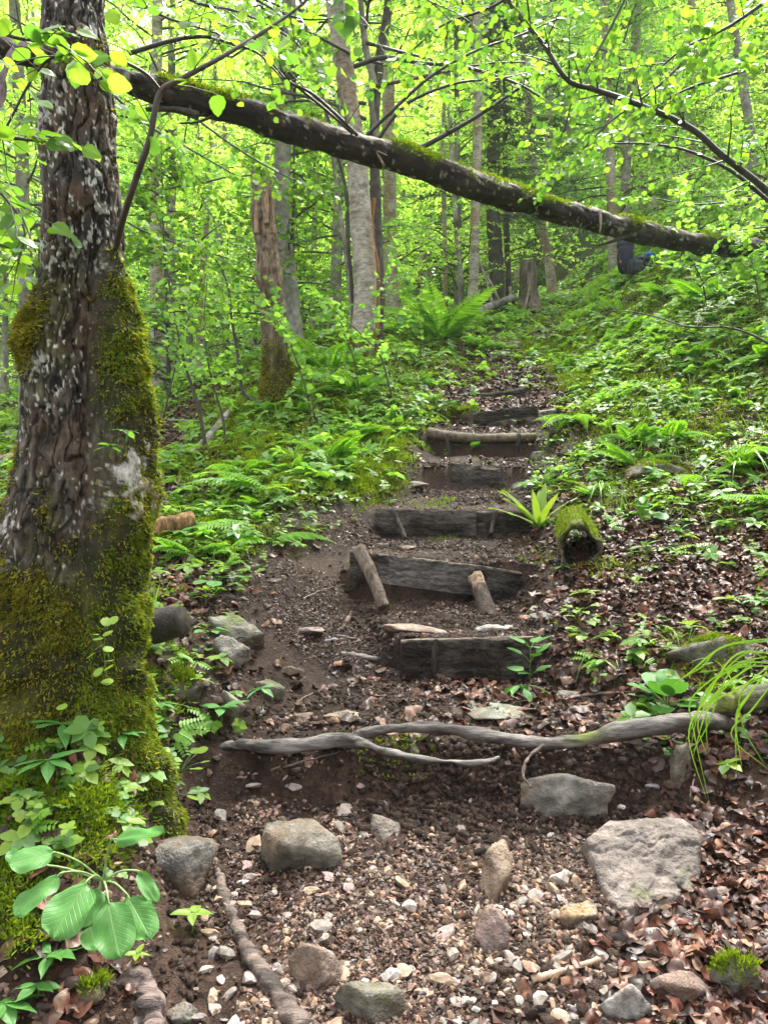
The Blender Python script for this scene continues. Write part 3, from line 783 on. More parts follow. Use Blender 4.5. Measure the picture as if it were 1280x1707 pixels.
for k, (a0, ln, rr) in enumerate([((424, 300), .5, .030), ((440, 284), .42, .034), ((450, 300), .6, .026)]):
    p0 = P(a0[0] + 4, a0[1] + 90, 7.93); p1 = P(a0[0] + 2, a0[1] - 4, 7.93)
    V, Fs = tube(spline([p0, (p0 + p1) / 2 + [.005, 0, 0], p1], 30), np.linspace(rr * 1.2, rr * .45, 30), 9)
    V += (fbm(V * np.array([40, 40, 6]), 3, k) * .006)[:, None]
    part(t, 'splinter', V, Fs, M_wood, col=np.clip(np.array([.34, .22, .14]) * (1 + .6 * fbm(V * np.array([40, 40, 4]), 3, k)[:, None]), .02, 1))

# named trunks: (name, label, foot px, foot py or None + distance, path, foot radius, top radius, kind, crown ...)
def ontop(px, py, d, slope=0): return (px, py)
wood_tree('birch_tree', 'stout patchy birch trunk rising in the middle behind the fallen log', upto(g(610, 600, 10.0), [(606, 560), (608, 500), (606, 420), (600, 340), (594, 260), (584, 180), (572, 100), (560, 20), (548, -80), (538, -200)]), .155, .105, 'birch', 'beech', 1.0, .4, 2.2, seed=101, n=160, seg=28, mossfoot=.5, amp=.008, flare=.3)
wood_tree('beech_tree', 'grey trunk with a blackened hollow foot just right of the dead snag', upto(g(490, 560, 11.5), [(484, 520), (478, 440), (471, 380), (470, 300), (474, 200), (478, 100), (482, 0), (486, -150)]), .15, .10, 'beech', 'beech2', .9, 2.1, 3.5, seed=102, n=120, seg=22, flare=.8)
tw = wood_tree('forked_tree', 'slim dark forked tree close behind the stout birch', upto(g(628, 560, 10.6), [(630, 460), (628, 400), (626, 320), (624, 240), (626, 170), (634, 90), (646, 20), (656, -60)]), .085, .06, 'dark', None, seed=103, n=90)
for pp, r in (([(626, 150), (612, 90), (604, 30), (598, -60)], .055), ([(630, 240), (618, 160), (622, 100)], .05)):
    V, Fs, c, _ = bark_tube([P(a, b_, 10.55) for a, b_ in pp], r, r * .7, 30, 10, 'beech', 7); part(tw, 'limb', V, Fs, M_grey, col=c)
wood_tree('birch_tree', 'straight slender white birch above the ferns near the stump', upto(g(785, 520, 15.2), [(790, 450), (791, 380), (794, 300), (796, 200), (796, 100), (793, 0), (790, -100)]), .10, .085, 'birch', 'beech2', .9, 1.1, 5, seed=104, n=90)
wood_tree('birch_tree', 'pale birch with pinkish bark right of the forked tree', upto(g(655, 540, 16), [(652, 470), (650, 400), (650, 300), (648, 200), (646, 100), (642, 0), (640, -100)]), .15, .11, 'birch', 'beech', 1.0, 2.0, 4.5, seed=105, n=90)
wood_tree('birch_tree', 'pale birch trunk standing just right of the mossy tree', upto(g(265, 640, 13), [(264, 560), (262, 480), (262, 380), (262, 280), (258, 180), (262, 60), (264, -80)]), .13, .085, 'birch', 'beech2', .9, 3.0, 2.5, seed=106, n=90)
wood_tree('beech_tree', 'thin greyish trunk beside the pale birch near the mossy tree', upto(g(288, 610, 13.8), [(286, 520), (284, 420), (286, 320), (288, 220), (286, 120), (288, -60)]), .10, .06, 'beech', 'beech', .8, 4.0, 3, seed=107, n=70)
wood_tree('beech_tree', 'mottled trunk left of the mossy tree at the frame edge', upto(g(46, 590, 12), [(44, 500), (42, 420), (38, 340), (36, 240), (30, 120), (24, 0), (20, -90)]), .12, .08, 'beech', 'beech2', .8, 5.0, 2, seed=108, n=70)
wood_tree('spruce_tree', 'dark spruce trunk behind the stump with drooping green boughs', upto(g(830, 500, 17), [(826, 420), (822, 360), (822, 260), (824, 100), (824, -60), (824, -260)]), .17, .12, 'dark', 'spruce', .95, 0, .8, seed=109, n=70)
wood_tree('spruce_tree', 'thin dark spruce trunk between the thick one and the stump', upto(g(850, 495, 17.5), [(846, 440), (844, 380), (842, 280), (842, 100), (842, -100)]), .075, .05, 'dark', 'spruce', .7, 1.0, 1.6, seed=110, n=60)
wood_tree('beech_tree', 'leaning reddish footed trunk right of the cut stump', upto(g(922, 462, 19), [(914, 430), (906, 390), (896, 330), (886, 240), (876, 120), (866, 0)]), .12, .08, 'birch', 'beech', .9, 2.2, 4, seed=111, n=60)
wood_tree('beech_tree', 'bent grey trunk high up near the top right corner', upto(g(1262, 400, 15), [(1256, 320), (1250, 220), (1240, 150), (1226, 60), (1214, -20), (1206, -100)]), .10, .07, 'beech', 'beech2', .8, 3.2, 3, seed=112, n=60)
wood_tree('beech_tree', 'brown trunk showing through the leaves in the upper right', upto(g(1040, 420, 17), [(1042, 340), (1044, 260), (1052, 160), (1060, 60), (1066, -60)]), .12, .10, 'beech', 'beech', .9, .2, 3, seed=113, n=60)
wood_tree('birch_tree', 'very thin white stem between the pale birch and the slender white one', upto(g(742, 530, 16.5), [(742, 440), (740, 340), (738, 240), (742, 120), (744, 0)]), .05, .035, 'birch', None, seed=114, n=50)
wood_tree('young_tree', 'thin dark leaning stem just left of the slender white birch', upto(g(770, 525, 15.4), [(768, 460), (762, 400), (758, 340), (752, 240), (748, 120)]), .055, .04, 'beech', None, seed=115, n=50)
wood_tree('young_tree', 'thin whitish pole left of the stout birch', upto(g(592, 560, 10.8), [(583, 480), (574, 400), (562, 320), (552, 240), (538, 160), (522, 90), (505, 20), (490, -60)]), .035, .022, 'beech', None, seed=116, n=50)
wood_tree('young_tree', 'dark slanting stem leaning into the stout birch from the left', upto(g(590, 590, 10.3), [(588, 500), (580, 400), (577, 320), (560, 250), (548, 200), (530, 140)]), .032, .022, 'dark', None, seed=117, n=50)
# split stub leaning on the birch
V, Fs, c, d_ = bark_tube([P(624, 330, 10.2), P(618, 380, 10.2), P(626, 460, 10.15), P(622, 560, 10.1)], .02, .075, 60, 16, 'dead', 118, amp=.01)
c = c * np.array([1.1, .72, .5])
solo('broken_stem', V, Fs, M_wood, 'reddish split dead stem pressed against the right side of the birch', 'dead tree', loc=P(622, 560, 10.1), col=c)

# cut stump on the rise
b = g(880, 492, 15.5)
n = 60; zt = P(0, 436, 15.5)[2]; zz = np.linspace(b[2] - .1, zt, n); a = np.linspace(0, 2 * pi, 56, endpoint=False)
hh = (zz - zz[0]) / (zz[-1] - zz[0])
rad_ = .165 + .30 * np.exp(-hh * 5)[:, None] * (1 + .35 * np.cos(a * 5 + .6)[None])
X = b[0] + rad_ * np.cos(a); Y = b[1] + rad_ * np.sin(a); Z = np.repeat(zz[:, None], 56, 1)
V = np.stack([X, Y, Z], -1).reshape(-1, 3)
ridge = np.abs(fbm(V * np.array([16, 16, 3]), 3, 5)) * .03
V[:, :2] -= (nrm(V[:, :2] - b[:2]) * ridge[:, None])
V[:, 2] += (Z.ravel() > zt - .02) * fbm(V * 14, 2, 3) * .03
ii = np.arange(n - 1)[:, None] * 56; jj = np.arange(56)[None]; j2 = (jj + 1) % 56
F = np.stack([ii + jj, ii + j2, ii + 56 + j2, ii + 56 + jj], -1).reshape(-1, 4)
c = np.array([.15, .125, .095]) * (1 + .8 * np.clip(fbm(V * np.array([18, 18, 4]), 3, 8), -1, 1)[:, None])
c = c + (np.array([.08, .10, .02]) - c) * np.clip(fbm(V * 4, 3, 9) * 1.2 + .3 - hh.repeat(56) * .5, 0, .9)[:, None]
t = thing('tree_stump', 'old grey cut stump with spreading roots beside the path at the top', 'stump', b)
part(t, 'trunk', V, F, M_wood, col=np.clip(c, .01, 1))
top = np.vstack([V[-56:] * .999 + V[-56:].mean(0) * .001, V[-56:].mean(0)[None]]); top[:, 2] += .004
part(t, 'cut_top', top, np.array([[k, (k + 1) % 56, 56] for k in range(56)]), M_wood, col=np.tile([.16, .13, .09], (57, 1)))
# root mass and poles by the stump
V, F = rock_shape(77, 4, .12); V = V * [.75, .5, .5] + g(838, 508, 16); 
solo('root_mound', V, F, M_soil, 'dark rooty mound at the foot of the spruce beside the cut stump', 'mound', loc=g(838, 508, 16), col=np.clip(np.array([.05, .045, .022]) * (1 + .6 * fbm(V * 6, 3, 4)[:, None]), .01, 1))
V, Fs, c, _ = bark_tube([P(790, 522, 14.9), P(815, 512, 15), P(840, 502, 15.1), P(858, 494, 15.2)], .09, .07, 40, 14, 'beech', 121)
solo('fallen_log', V, Fs, M_grey, 'short grey log lying below the cut stump', 'log', loc=P(790, 522, 14.9), col=c * .8)
for k, (x0, y0, x1, y1, lb) in enumerate([(822, 505, 795, 425, 'dead pole leaning left against the spruce by the stump'), (836, 506, 806, 452, 'shorter dead pole leaning left beside the spruce foot'), (850, 470, 850, 505, 'upright pale dead pole in front of the spruce foot'), (952, 505, 945, 440, 'thin pale dead stem beside the far end of the path'), (874, 512, 884, 468, 'thin whitish dead stick leaning in front of the cut stump')]):
    d = 15.2 if k != 3 else 17
    V, Fs, c, _ = bark_tube([P(x0, y0 + 8, d), P((x0 + x1) / 2 + 1, (y0 + y1) / 2, d), P(x1, y1, d)], .03 if k < 3 else .018, .018 if k < 3 else .008, 20, 7, 'birch' if k > 1 else 'beech', 130 + k)
    solo('dead_pole', V, Fs, M_grey, lb, 'pole', loc=P(x0, y0 + 8, d), col=c)

# filler trees beyond: nothing in the photo tells them apart
rng = np.random.default_rng(77)
spots = []
def addspots(n, d0, d1, keys, scale, u0=-.62, u1=.62, tries=4000):
    k = 0
    for _ in range(tries):
        if k >= n: break
        d = rng.uniform(d0, d1); u = rng.uniform(u0, u1); x = u * d
        if d < 16 and -.04 < u < .30: continue
        if d < 24 and .13 < u < .29: continue
        if d < 13 and .26 < u < .40: continue
        if any((x - a) ** 2 + (d - b_) ** 2 < (1.1 + d * .04) ** 2 for a, b_, *_ in spots): continue
        spots.append((x, d, keys[rng.integers(len(keys))], scale * rng.uniform(.85, 1.25))); k += 1
addspots(7, 10.5, 13.5, ['low', 'hazel', 'low'], .95, -.6, -.05)
addspots(9, 9.5, 14, ['low', 'hazel'], .8, .28, .62)
addspots(16, 14, 20, ['beech', 'beech2', 'hazel'], .85)
addspots(26, 20, 30, ['beech', 'beech2', 'beech', 'hazel', 'beech2', 'beech', 'beech', 'beech2', 'beech', 'spruce'], 1.05)
addspots(30, 30, 44, ['beech', 'beech2', 'beech2', 'beech', 'beech'], 1.5)
lab = {'beech': ('beech_tree', 'tall leafy beech standing farther back in the wood', 'beeches farther back in the wood'),
       'beech2': ('beech_tree', 'tall leafy beech standing farther back in the wood', 'beeches farther back in the wood'),
       'hazel': ('hazel_shrub', 'leafy round hazel shrub among the farther trunks', 'hazel shrubs among the trunks'),
       'low': ('young_beech', 'low leafy young beech growing on the slope', 'young beeches on the slope'),
       'spruce': ('spruce_tree', 'dark spruce standing far back among the beeches', 'spruces far back in the wood')}
for k, (x, d, key, s) in enumerate(spots):
    z = h1(x, d) - .1; nm, lb, gp = lab[key]
    hgt = {'beech': 11.5, 'beech2': 9.5, 'hazel': 4.3, 'low': 2.0, 'spruce': 12.5}[key] * s
    r0 = {'beech': .13, 'beech2': .12, 'hazel': .035, 'low': .016, 'spruce': .15}[key] * s
    ln = rng.normal(0, .03, 2)
    pts = [(x, d, z), (x + ln[0] * hgt * .3, d, z + hgt * .35), (x + ln[0] * hgt, d + ln[1] * hgt, z + hgt)]
    wood_tree(nm, lb, pts, r0, r0 * .35, {'spruce': 'dark', 'hazel': 'dark', 'low': 'dark'}.get(key, ['birch', 'beech'][k % 2]), key, s, rng.uniform(0, 6.28), 0, gp, seed=200 + k, n=24, seg=9, cat={'hazel': 'shrub', 'low': 'young tree'}.get(key, 'tree'))

# far woodland on the slopes beyond the last single trees
n = 230000
dd = rng.uniform(44, 62, n); uu = rng.uniform(-.85, .85, n); xx = uu * dd
cl = rng.uniform(0, 1, n); zz = base_h(xx, dd) + EYE + cl ** .9 * (18 + 6 * vnoise(np.stack([xx * .15, dd * .2, xx * 0], -1)))
keep = fbm(np.stack([xx * .35, dd * .2, zz * .35], -1), 3, 3) > -.45
xx, dd, zz = xx[keep], dd[keep], zz[keep]; k = len(xx)
V, Fs = scatter(L4 * [1.5, 1, 1], L4F, np.stack([xx, dd, zz], -1), rand_frames(k, 55, rng), rng.uniform(.25, .5, k))
solo('far_woodland', V, Fs, FAR, 'mass of pale green leaves of the wood far up the slope', 'woodland', kind='stuff')

# ------------------------------------------------------------------ the fallen log across the view
LP_ = [(-330,-10,4.0,20),(-120,44,4.15,22),(0,77,4.3,23),(210,134,4.6,23),(300,160,4.8,27),(400,186,5.0,26),(500,217,5.25,25),(600,247,5.5,25),(700,275,5.8,26),(800,312,6.2,24),(900,343,6.7,21),(980,364,7.1,20),(1050,382,7.5,20),(1130,400,8.0,19),(1200,409,8.4,18),(1290,417,8.9,16),(1400,424,9.5,15)]
A_ = np.array(LP_, float); C = P(A_[:, 0], A_[:, 1], A_[:, 2])
n = 640; c = spline(C, n); r = np.interp(np.linspace(0, len(C) - 1, n), range(len(C)), A_[:, 3] / 1280 * A_[:, 2] * .9)
V, Fs = tube(c, r, 72); cc = np.repeat(c, 72, 0); dirs = nrm(V - cc); s_ = np.repeat(np.linspace(0, 1, n), 72)
ax = nrm(C[-1] - C[0]); along = (V @ ax)
Q = V + ax * 0
qs = V - np.outer(along, ax) * .75                                    # noise stretched along the log
ridge = fbm(qs * 24, 4, 201); lump = fbm(V * 5, 3, 202)
V = V + dirs * (ridge * .008 + lump * .016)[:, None]
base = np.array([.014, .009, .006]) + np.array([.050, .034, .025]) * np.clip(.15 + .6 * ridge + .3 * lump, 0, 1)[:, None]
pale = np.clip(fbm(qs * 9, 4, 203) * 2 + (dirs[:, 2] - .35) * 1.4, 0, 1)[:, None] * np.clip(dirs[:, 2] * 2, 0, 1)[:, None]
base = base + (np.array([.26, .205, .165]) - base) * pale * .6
li = np.clip((fbm(V * 28, 3, 204) + .4 * fbm(V * 6, 2, 205) - .62) * 8, 0, 1)[:, None]
base = base + (np.array([.42, .42, .34]) - base) * li * .55
mg = 0
for px, w_, s in ((345, 60, 1), (700, 45, 1), (905, 45, .9), (1060, 40, .7), (860, 120, .4), (1200, 50, .6), (500, 60, .35)):
    x0 = P(px, 0, 1)[0]; u_ = V[:, 0] / V[:, 1]
    mg = np.maximum(mg, s * np.exp(-((u_ - x0) / (w_ / 1280)) ** 2))
mo = np.clip(mg * 1.7 * (.35 + .9 * dirs[:, 2] - .1 * dirs[:, 1]) + fbm(V * 12, 3, 206) * .5 - .35, 0, 1)
base = base + (np.array([.10, .13, .012]) - base) * mo[:, None]
t = thing('fallen_log', 'long dark fallen trunk leaning across the whole view above the path, mossy in patches', 'fallen tree', C[-2])
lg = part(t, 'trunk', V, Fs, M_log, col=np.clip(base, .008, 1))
k = RNG.choice(len(V), size=14000, p=(mo ** 2 + 1e-9) / (mo ** 2 + 1e-9).sum())
T, TF = scatter(MB_T * [1.5, 1, 1], MB_F, V[k] + RNG.normal(0, .006, (len(k), 3)), frames(nrm(dirs[k] * .7 + RNG.normal(0, .5, (len(k), 3)) + [0, 0, -.15]), rand_dir(len(k))), RNG.uniform(.015, .035, len(k)))
part(lg, 'moss', T, TF, MOSSG, smooth=False)
def stub(nm, pp, r0, r1, kind='dark', seed=1, col=None):
    V, Fs, c, _ = bark_tube([P(*a) for a in pp], r0, r1, 24, 9, kind, seed, amp=.002); part(t, nm, V, Fs, M_log, col=c if col is None else c * 0 + np.array(col) * (1 + .4 * fbm(V * 30, 2, seed)[:, None]))
stub('branch_stub', [(330, 192, 4.8), (290, 182, 4.72), (240, 182, 4.7)], .028, .009)
stub('branch_stub', [(360, 190, 4.9), (330, 203, 4.85), (300, 205, 4.8)], .012, .004)
stub('branch_stub', [(302, 150, 4.78), (300, 132, 4.78), (296, 122, 4.78)], .018, .006)
stub('branch_stub', [(1045, 392, 7.4), (1020, 402, 7.3), (992, 410, 7.25)], .022, .006)
stub('branch_stub', [(640, 275, 5.45), (628, 252, 5.4), (645, 258, 5.38)], .008, .004, col=(.3, .22, .16))
stub('branch_stub', [(1000, 350, 7.0), (1001, 375, 6.95), (999, 388, 6.95)], .012, .006, col=(.3, .22, .17))
# loose bark strip hanging over the left end
V, Fs, _ = leaf_grid(.42, .06, 'strap', 14, 5, droop=.1, fold=0, wave=.08, seed=3)
V = rot(V, 250, -70) + P(22, 72, 4.2)
part(t, 'bark_strip', V, Fs, M_wood, col=np.tile([.22, .17, .17], (len(V), 1)))

# ------------------------------------------------------------------ steps
def sweepbox(p0, p1, hgt0, hgt1, thick, n=90, lean=0.0, seed=1, bend=0, r=.008, amp=.004):
    """plank hanging down from its top edge line p0-p1"""
    p0, p1 = np.array(p0), np.array(p1); u = np.linspace(0, 1, n)[:, None]
    top = p0 + (p1 - p0) * u + np.array([0, 0, bend]) * np.sin(u * pi)
    H = (hgt0 + (hgt1 - hgt0) * u[:, 0])
    fw = nrm(np.cross(p1 - p0, [0, 0, 1.0]))                            # toward the viewer
    if fw[1] > 0: fw = -fw
    prof = []
    for a, b, m in (((0, 0), (1, 0), 5), ((1, 0), (1, -1), 16), ((1, -1), (0, -1), 5), ((0, -1), (0, 0), 10)):
        for s in np.linspace(0, 1, m, endpoint=False): prof.append((a[0] + (b[0] - a[0]) * s, a[1] + (b[1] - a[1]) * s))
    prof = np.array(prof); m = len(prof)
    V = top[:, None] + fw * (prof[None, :, 0:1] * thick) + np.array([0, 0, 1.0]) * (prof[None, :, 1:2] * H[:, None, None]) + fw * (prof[None, :, 1:2] * lean * -1)
    V = V.reshape(-1, 3)
    ce = np.repeat(top.mean(0)[None], len(V), 0)
    V = V + fbm(V * np.array([14, 40, 46]), 5, seed)[:, None] * amp * 1.7 * fw + np.array([0, 0, 1]) * fbm(V * np.array([14, 9, 4]), 3, seed + 2)[:, None] * amp * .8
    i = np.arange(n - 1)[:, None] * m; j = np.arange(m)[None]; j2 = (j + 1) % m
    F = np.stack([i + j, i + j2, i + m + j2, i + m + j], -1).reshape(-1, 4)
    return V, [F, np.array([np.arange(m)[::-1], (n - 1) * m + np.arange(m)])], fw, np.tile(prof, (n, 1))
def board(name, label, a, b, h0, h1_, thick, parent=None, seed=1, lean=.02, mud=.8, col=(.16, .14, .12), part_name=None, bend=0):
    V, Fs, fw, pr = sweepbox(P(*a), P(*b), h0, h1_, thick, seed=seed, lean=lean, bend=bend)
    gr_ = fbm(V * np.array([5, 30, 60]), 3, seed)[:, None]
    c = np.array(col) * (1 + .5 * gr_)
    mdm = np.clip(mud + .9 * fbm(V * 6, 4, seed + 4) + (-pr[:, 1] - .5) * .7, 0, 1)[:, None] * (pr[:, 1:2] < -.02)
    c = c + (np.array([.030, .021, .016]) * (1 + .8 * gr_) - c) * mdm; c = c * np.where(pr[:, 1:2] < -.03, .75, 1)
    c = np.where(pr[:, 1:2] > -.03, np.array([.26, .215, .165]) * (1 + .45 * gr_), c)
    # splashed mud sits proud of the wood
    V = V + fw * (mdm * (np.abs(fbm(V * 45, 3, seed + 9)) * .007)[:, None])
    if parent is None: return solo(name, V, Fs, M_board, label, 'board', loc=tuple(P(*a) - [0, 0, h0]), col=np.clip(c, .008, 1), smooth=False)
    return part(parent, part_name or 'board', V, Fs, M_board, col=np.clip(c, .008, 1), smooth=False, label=label)
def post(nm, label, pp, r0, r1, col=(.15, .12, .095), kind='wood', seed=3, cut=False):
    c = spline([P(*a) for a in pp], 50); V, Fs = tube(c, np.linspace(r0, r1, 50), 22)
    V = V + nrm(V - np.repeat(c, 22, 0)) * (fbm(V * np.array([60, 60, 10]), 3, seed)[:, None] * .004)
    cl = np.array(col) * (1 + .55 * fbm(V * np.array([40, 40, 8]), 3, seed)[:, None])
    if cut:
        m = np.clip((V[:, 2:3] - (c[:, 2].max() - .05)) * 40 + fbm(V * 30, 2, seed)[:, None], 0, 1)
        cl = cl + (np.array([.42, .30, .20]) - cl) * m; V[:, 2] += (V[:, 2] > c[:, 2].max() - .02) * fbm(V * 60, 2, 4) * .02
    return solo(nm, V, Fs, M_wood, label, 'stake', loc=c[0], col=np.clip(cl, .01, 1))
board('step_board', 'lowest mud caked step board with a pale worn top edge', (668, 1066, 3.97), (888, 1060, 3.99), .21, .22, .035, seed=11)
post('wooden_stake', 'thin dark stake flat against the left of the lowest step board', [(722, 1128, 3.93), (724, 1095, 3.92), (728, 1066, 3.92)], .012, .011, col=(.06, .048, .04))
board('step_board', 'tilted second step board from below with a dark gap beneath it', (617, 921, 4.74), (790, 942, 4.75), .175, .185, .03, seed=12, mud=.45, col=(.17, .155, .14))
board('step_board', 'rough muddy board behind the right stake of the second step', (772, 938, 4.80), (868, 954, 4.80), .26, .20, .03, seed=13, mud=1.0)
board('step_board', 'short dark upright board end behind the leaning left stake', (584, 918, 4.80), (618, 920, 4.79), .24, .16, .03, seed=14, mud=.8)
post('wooden_stake', 'thick leaning round stake at the left end of the second step', [(640, 1012, 4.52), (622, 965, 4.60), (598, 914, 4.70)], .034, .043, col=(.20, .155, .12), seed=21)
post('wooden_stake', 'stout broken topped stake at the right of the second step', [(815, 1034, 4.46), (806, 1000, 4.57), (792, 962, 4.68)], .055, .045, col=(.085, .06, .05), seed=22, cut=True)
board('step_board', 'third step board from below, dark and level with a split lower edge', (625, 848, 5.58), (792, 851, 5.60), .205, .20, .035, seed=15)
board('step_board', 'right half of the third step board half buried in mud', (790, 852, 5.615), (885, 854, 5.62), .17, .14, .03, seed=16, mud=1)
post('wooden_stake', 'slanted thin stake at the left of the third step', [(676, 898, 5.44), (665, 872, 5.5), (654, 850, 5.53)], .016, .015, col=(.075, .06, .05))
post('wooden_stake', 'small dark stake at the right of the third step', [(818, 890, 5.5), (822, 870, 5.54), (826, 852, 5.56)], .014, .014, col=(.06, .048, .04))
board('step_board', 'fourth step board, worn and buried in earth', (750, 771, 6.52), (840, 783, 6.53), .17, .13, .06, seed=17, mud=.9, lean=.05)
post('wooden_stake', 'small stake in front of the buried fourth step', [(838, 806, 6.44), (838, 790, 6.46), (837, 778, 6.47)], .016, .014, col=(.07, .055, .045))
# step logs
def ground_log(name, label, pp, r0, r1, kind, seed, cat='log', colmul=1.0, flat=.9, mossy=0, n=90, seg=20, amp=.006, mat_=None):
    c = spline([P(*a) for a in pp], n); V, Fs, cl, dr = bark_tube(c, r0, r1, n, seg, kind, seed, amp=amp)
    cl = cl * colmul
    if mossy: cl = cl + (np.array([.10, .13, .012]) - cl) * np.clip(dr[:, 2:3] * 1.2 + fbm(V * 14, 3, seed)[:, None] - 1 + mossy, 0, 1)
    return solo(name, V, Fs, mat_ or M_wood, label, cat, loc=c[0], col=np.clip(cl, .008, 1))
ground_log('step_log', 'fifth step, a pale worn log held by two short stakes', [(712, 721, 7.34), (760, 728, 7.30), (820, 730, 7.30), (892, 728, 7.34)], .05, .045, 'dead', 31, colmul=np.array([.5, .55, .6]), mat_=M_root)
post('wooden_stake', 'dark stake under the left end of the pale step log', [(747, 757, 7.2), (746, 740, 7.2), (746, 724, 7.22)], .016, .015, col=(.05, .04, .035))
post('wooden_stake', 'dark stake under the right end of the pale step log', [(864, 752, 7.2), (864, 738, 7.2), (865, 724, 7.22)], .02, .02, col=(.05, .04, .035))
board('step_board', 'sixth step board, nearly black and slightly bowed', (788, 690, 7.98), (895, 678, 8.02), .13, .10, .04, seed=18, mud=1, col=(.07, .06, .05), bend=.015)
ground_log('step_log', 'topmost dark step log half hidden by round leaves', [(800, 660, 9.0), (840, 656, 9.0), (875, 650, 9.05)], .035, .03, 'dark', 33)
# ------------------------------------------------------------------ roots
def root(label, pp, r0, r1, seed, col=(.125, .11, .10), n=160, seg=18, mossat=None, name='root', cat='root', amp=.006, prof=None):
    c = spline([P(*a) if len(a) == 3 else tuple(hit(*a)[0] + [0, 0, (r0 + r1) * .2]) for a in pp], n)
    r = np.linspace(r0, r1, n)
    if prof is not None: r = np.interp(np.linspace(0, 1, n), np.linspace(0, 1, len(prof)), prof)
    r = r * (1 + .26 * vnoise(np.stack([np.linspace(0, 13, n), np.zeros(n), np.full(n, seed)], -1)))
    V, Fs = tube(c, r, seg); d_ = nrm(V - np.repeat(c, seg, 0))
    V[:, 2] -= .0
    V = V + d_ * (fbm(V * np.array([8, 26, 26]), 4, seed)[:, None] * amp * 1.3 + fbm(V * np.array([5, 60, 60]), 3, seed + 7)[:, None] * amp * .8); V[:, 2] -= .006
    cl = np.array(col) * np.clip(1 + .9 * fbm(V * np.array([7, 45, 45]), 4, seed + 1)[:, None], .25, 2)
    wet = np.clip(fbm(V * 9, 3, seed + 2)[:, None] - d_[:, 2:3] * .6 - .1, 0, 1); cl = cl + (np.array([.05, .037, .03]) - cl) * wet  # darker towards the underside, broken up by noise
    if mossat:
        m = np.exp(-((V[:, 0] / V[:, 1] - (mossat - 640) / 1280) / .02) ** 2)[:, None] * (d_[:, 2:3] > -.2); cl = cl + (np.array([.13, .16, .012]) - cl) * m * .8
    return solo(name, V, Fs, M_root, label, cat, loc=c[0], col=np.clip(cl, .01, 1))
root('thick smooth grey root stretched along the top of the low earth bank', [(575, 1232, 3.16), (612, 1219, 3.14), (700, 1210, 3.12), (780, 1219, 3.10), (850, 1230, 3.07), (905, 1238, 3.05), (960, 1234, 3.05), (1040, 1217, 3.06), (1110, 1206, 3.08), (1165, 1200, 3.12), (1230, 1205, 3.25)], .02, .05, 301, mossat=975, prof=[.010, .018, .02, .02, .022, .025, .029, .032, .034, .030, .022])
root('thin rootlet looping down out of the thick grey root', [(905, 1240, 3.03), (880, 1262, 2.98), (872, 1290, 2.94), (885, 1310, 2.9)], .008, .004, 309, col=(.14, .11, .09), n=50, seg=9, amp=.002)
root('mossy buried log edge above the dark hollow at the right edge', [(1170, 1188, 3.2), (1215, 1172, 3.2), (1260, 1160, 3.2), (1320, 1148, 3.25)], .04, .045, 310, col=(.10, .10, .05), n=60, seg=18, mossat=1215)
root('pale root forking off the left end of the bank', [(352, 1246, 3.2), (400, 1240, 3.13), (450, 1243, 3.1), (520, 1238, 3.09), (575, 1231, 3.08), (640, 1249, 3.0), (700, 1263, 2.97), (760, 1268, 2.96), (800, 1270, 2.95), (832, 1260, 2.97)], .03, .008, 302, col=(.15, .135, .125), prof=[.014, .026, .032, .028, .022, .016, .014, .012, .011, .006])
root('brown root running down the trail at bottom left', [(352, 1412), (362, 1450), (375, 1500), (395, 1550), (425, 1610), (460, 1660), (505, 1720)], .010, .026, 303, col=(.13, .10, .085), prof=[.008, .013, .015, .019, .023, .026, .028])
root('thin curved root branching down to the bottom edge', [(372, 1512), (345, 1545), (300, 1600), (250, 1655), (215, 1720)], .007, .006, 304, col=(.10, .07, .055), seg=8, amp=.002)
root('stubby smooth root at the bottom left edge', [(205, 1625), (240, 1650), (252, 1690), (256, 1740)], .03, .035, 305, col=(.17, .125, .115))
root('short twisted root above the second step stake', [(586, 1020), (575, 1040), (563, 1052)], .014, .010, 306, col=(.14, .10, .08), n=50, seg=10, amp=.003)
root('grey root end sticking out left of the steps', [(540, 1068), (560, 1066), (585, 1064), (600, 1070)], .010, .012, 307, col=(.28, .26, .26), n=50, seg=10, amp=.003)
root('flat grey root showing through the mud left of the lowest board', [(568, 1090), (595, 1092), (630, 1100)], .012, .014, 308, col=(.22, .19, .18), n=50, seg=10, amp=.003)
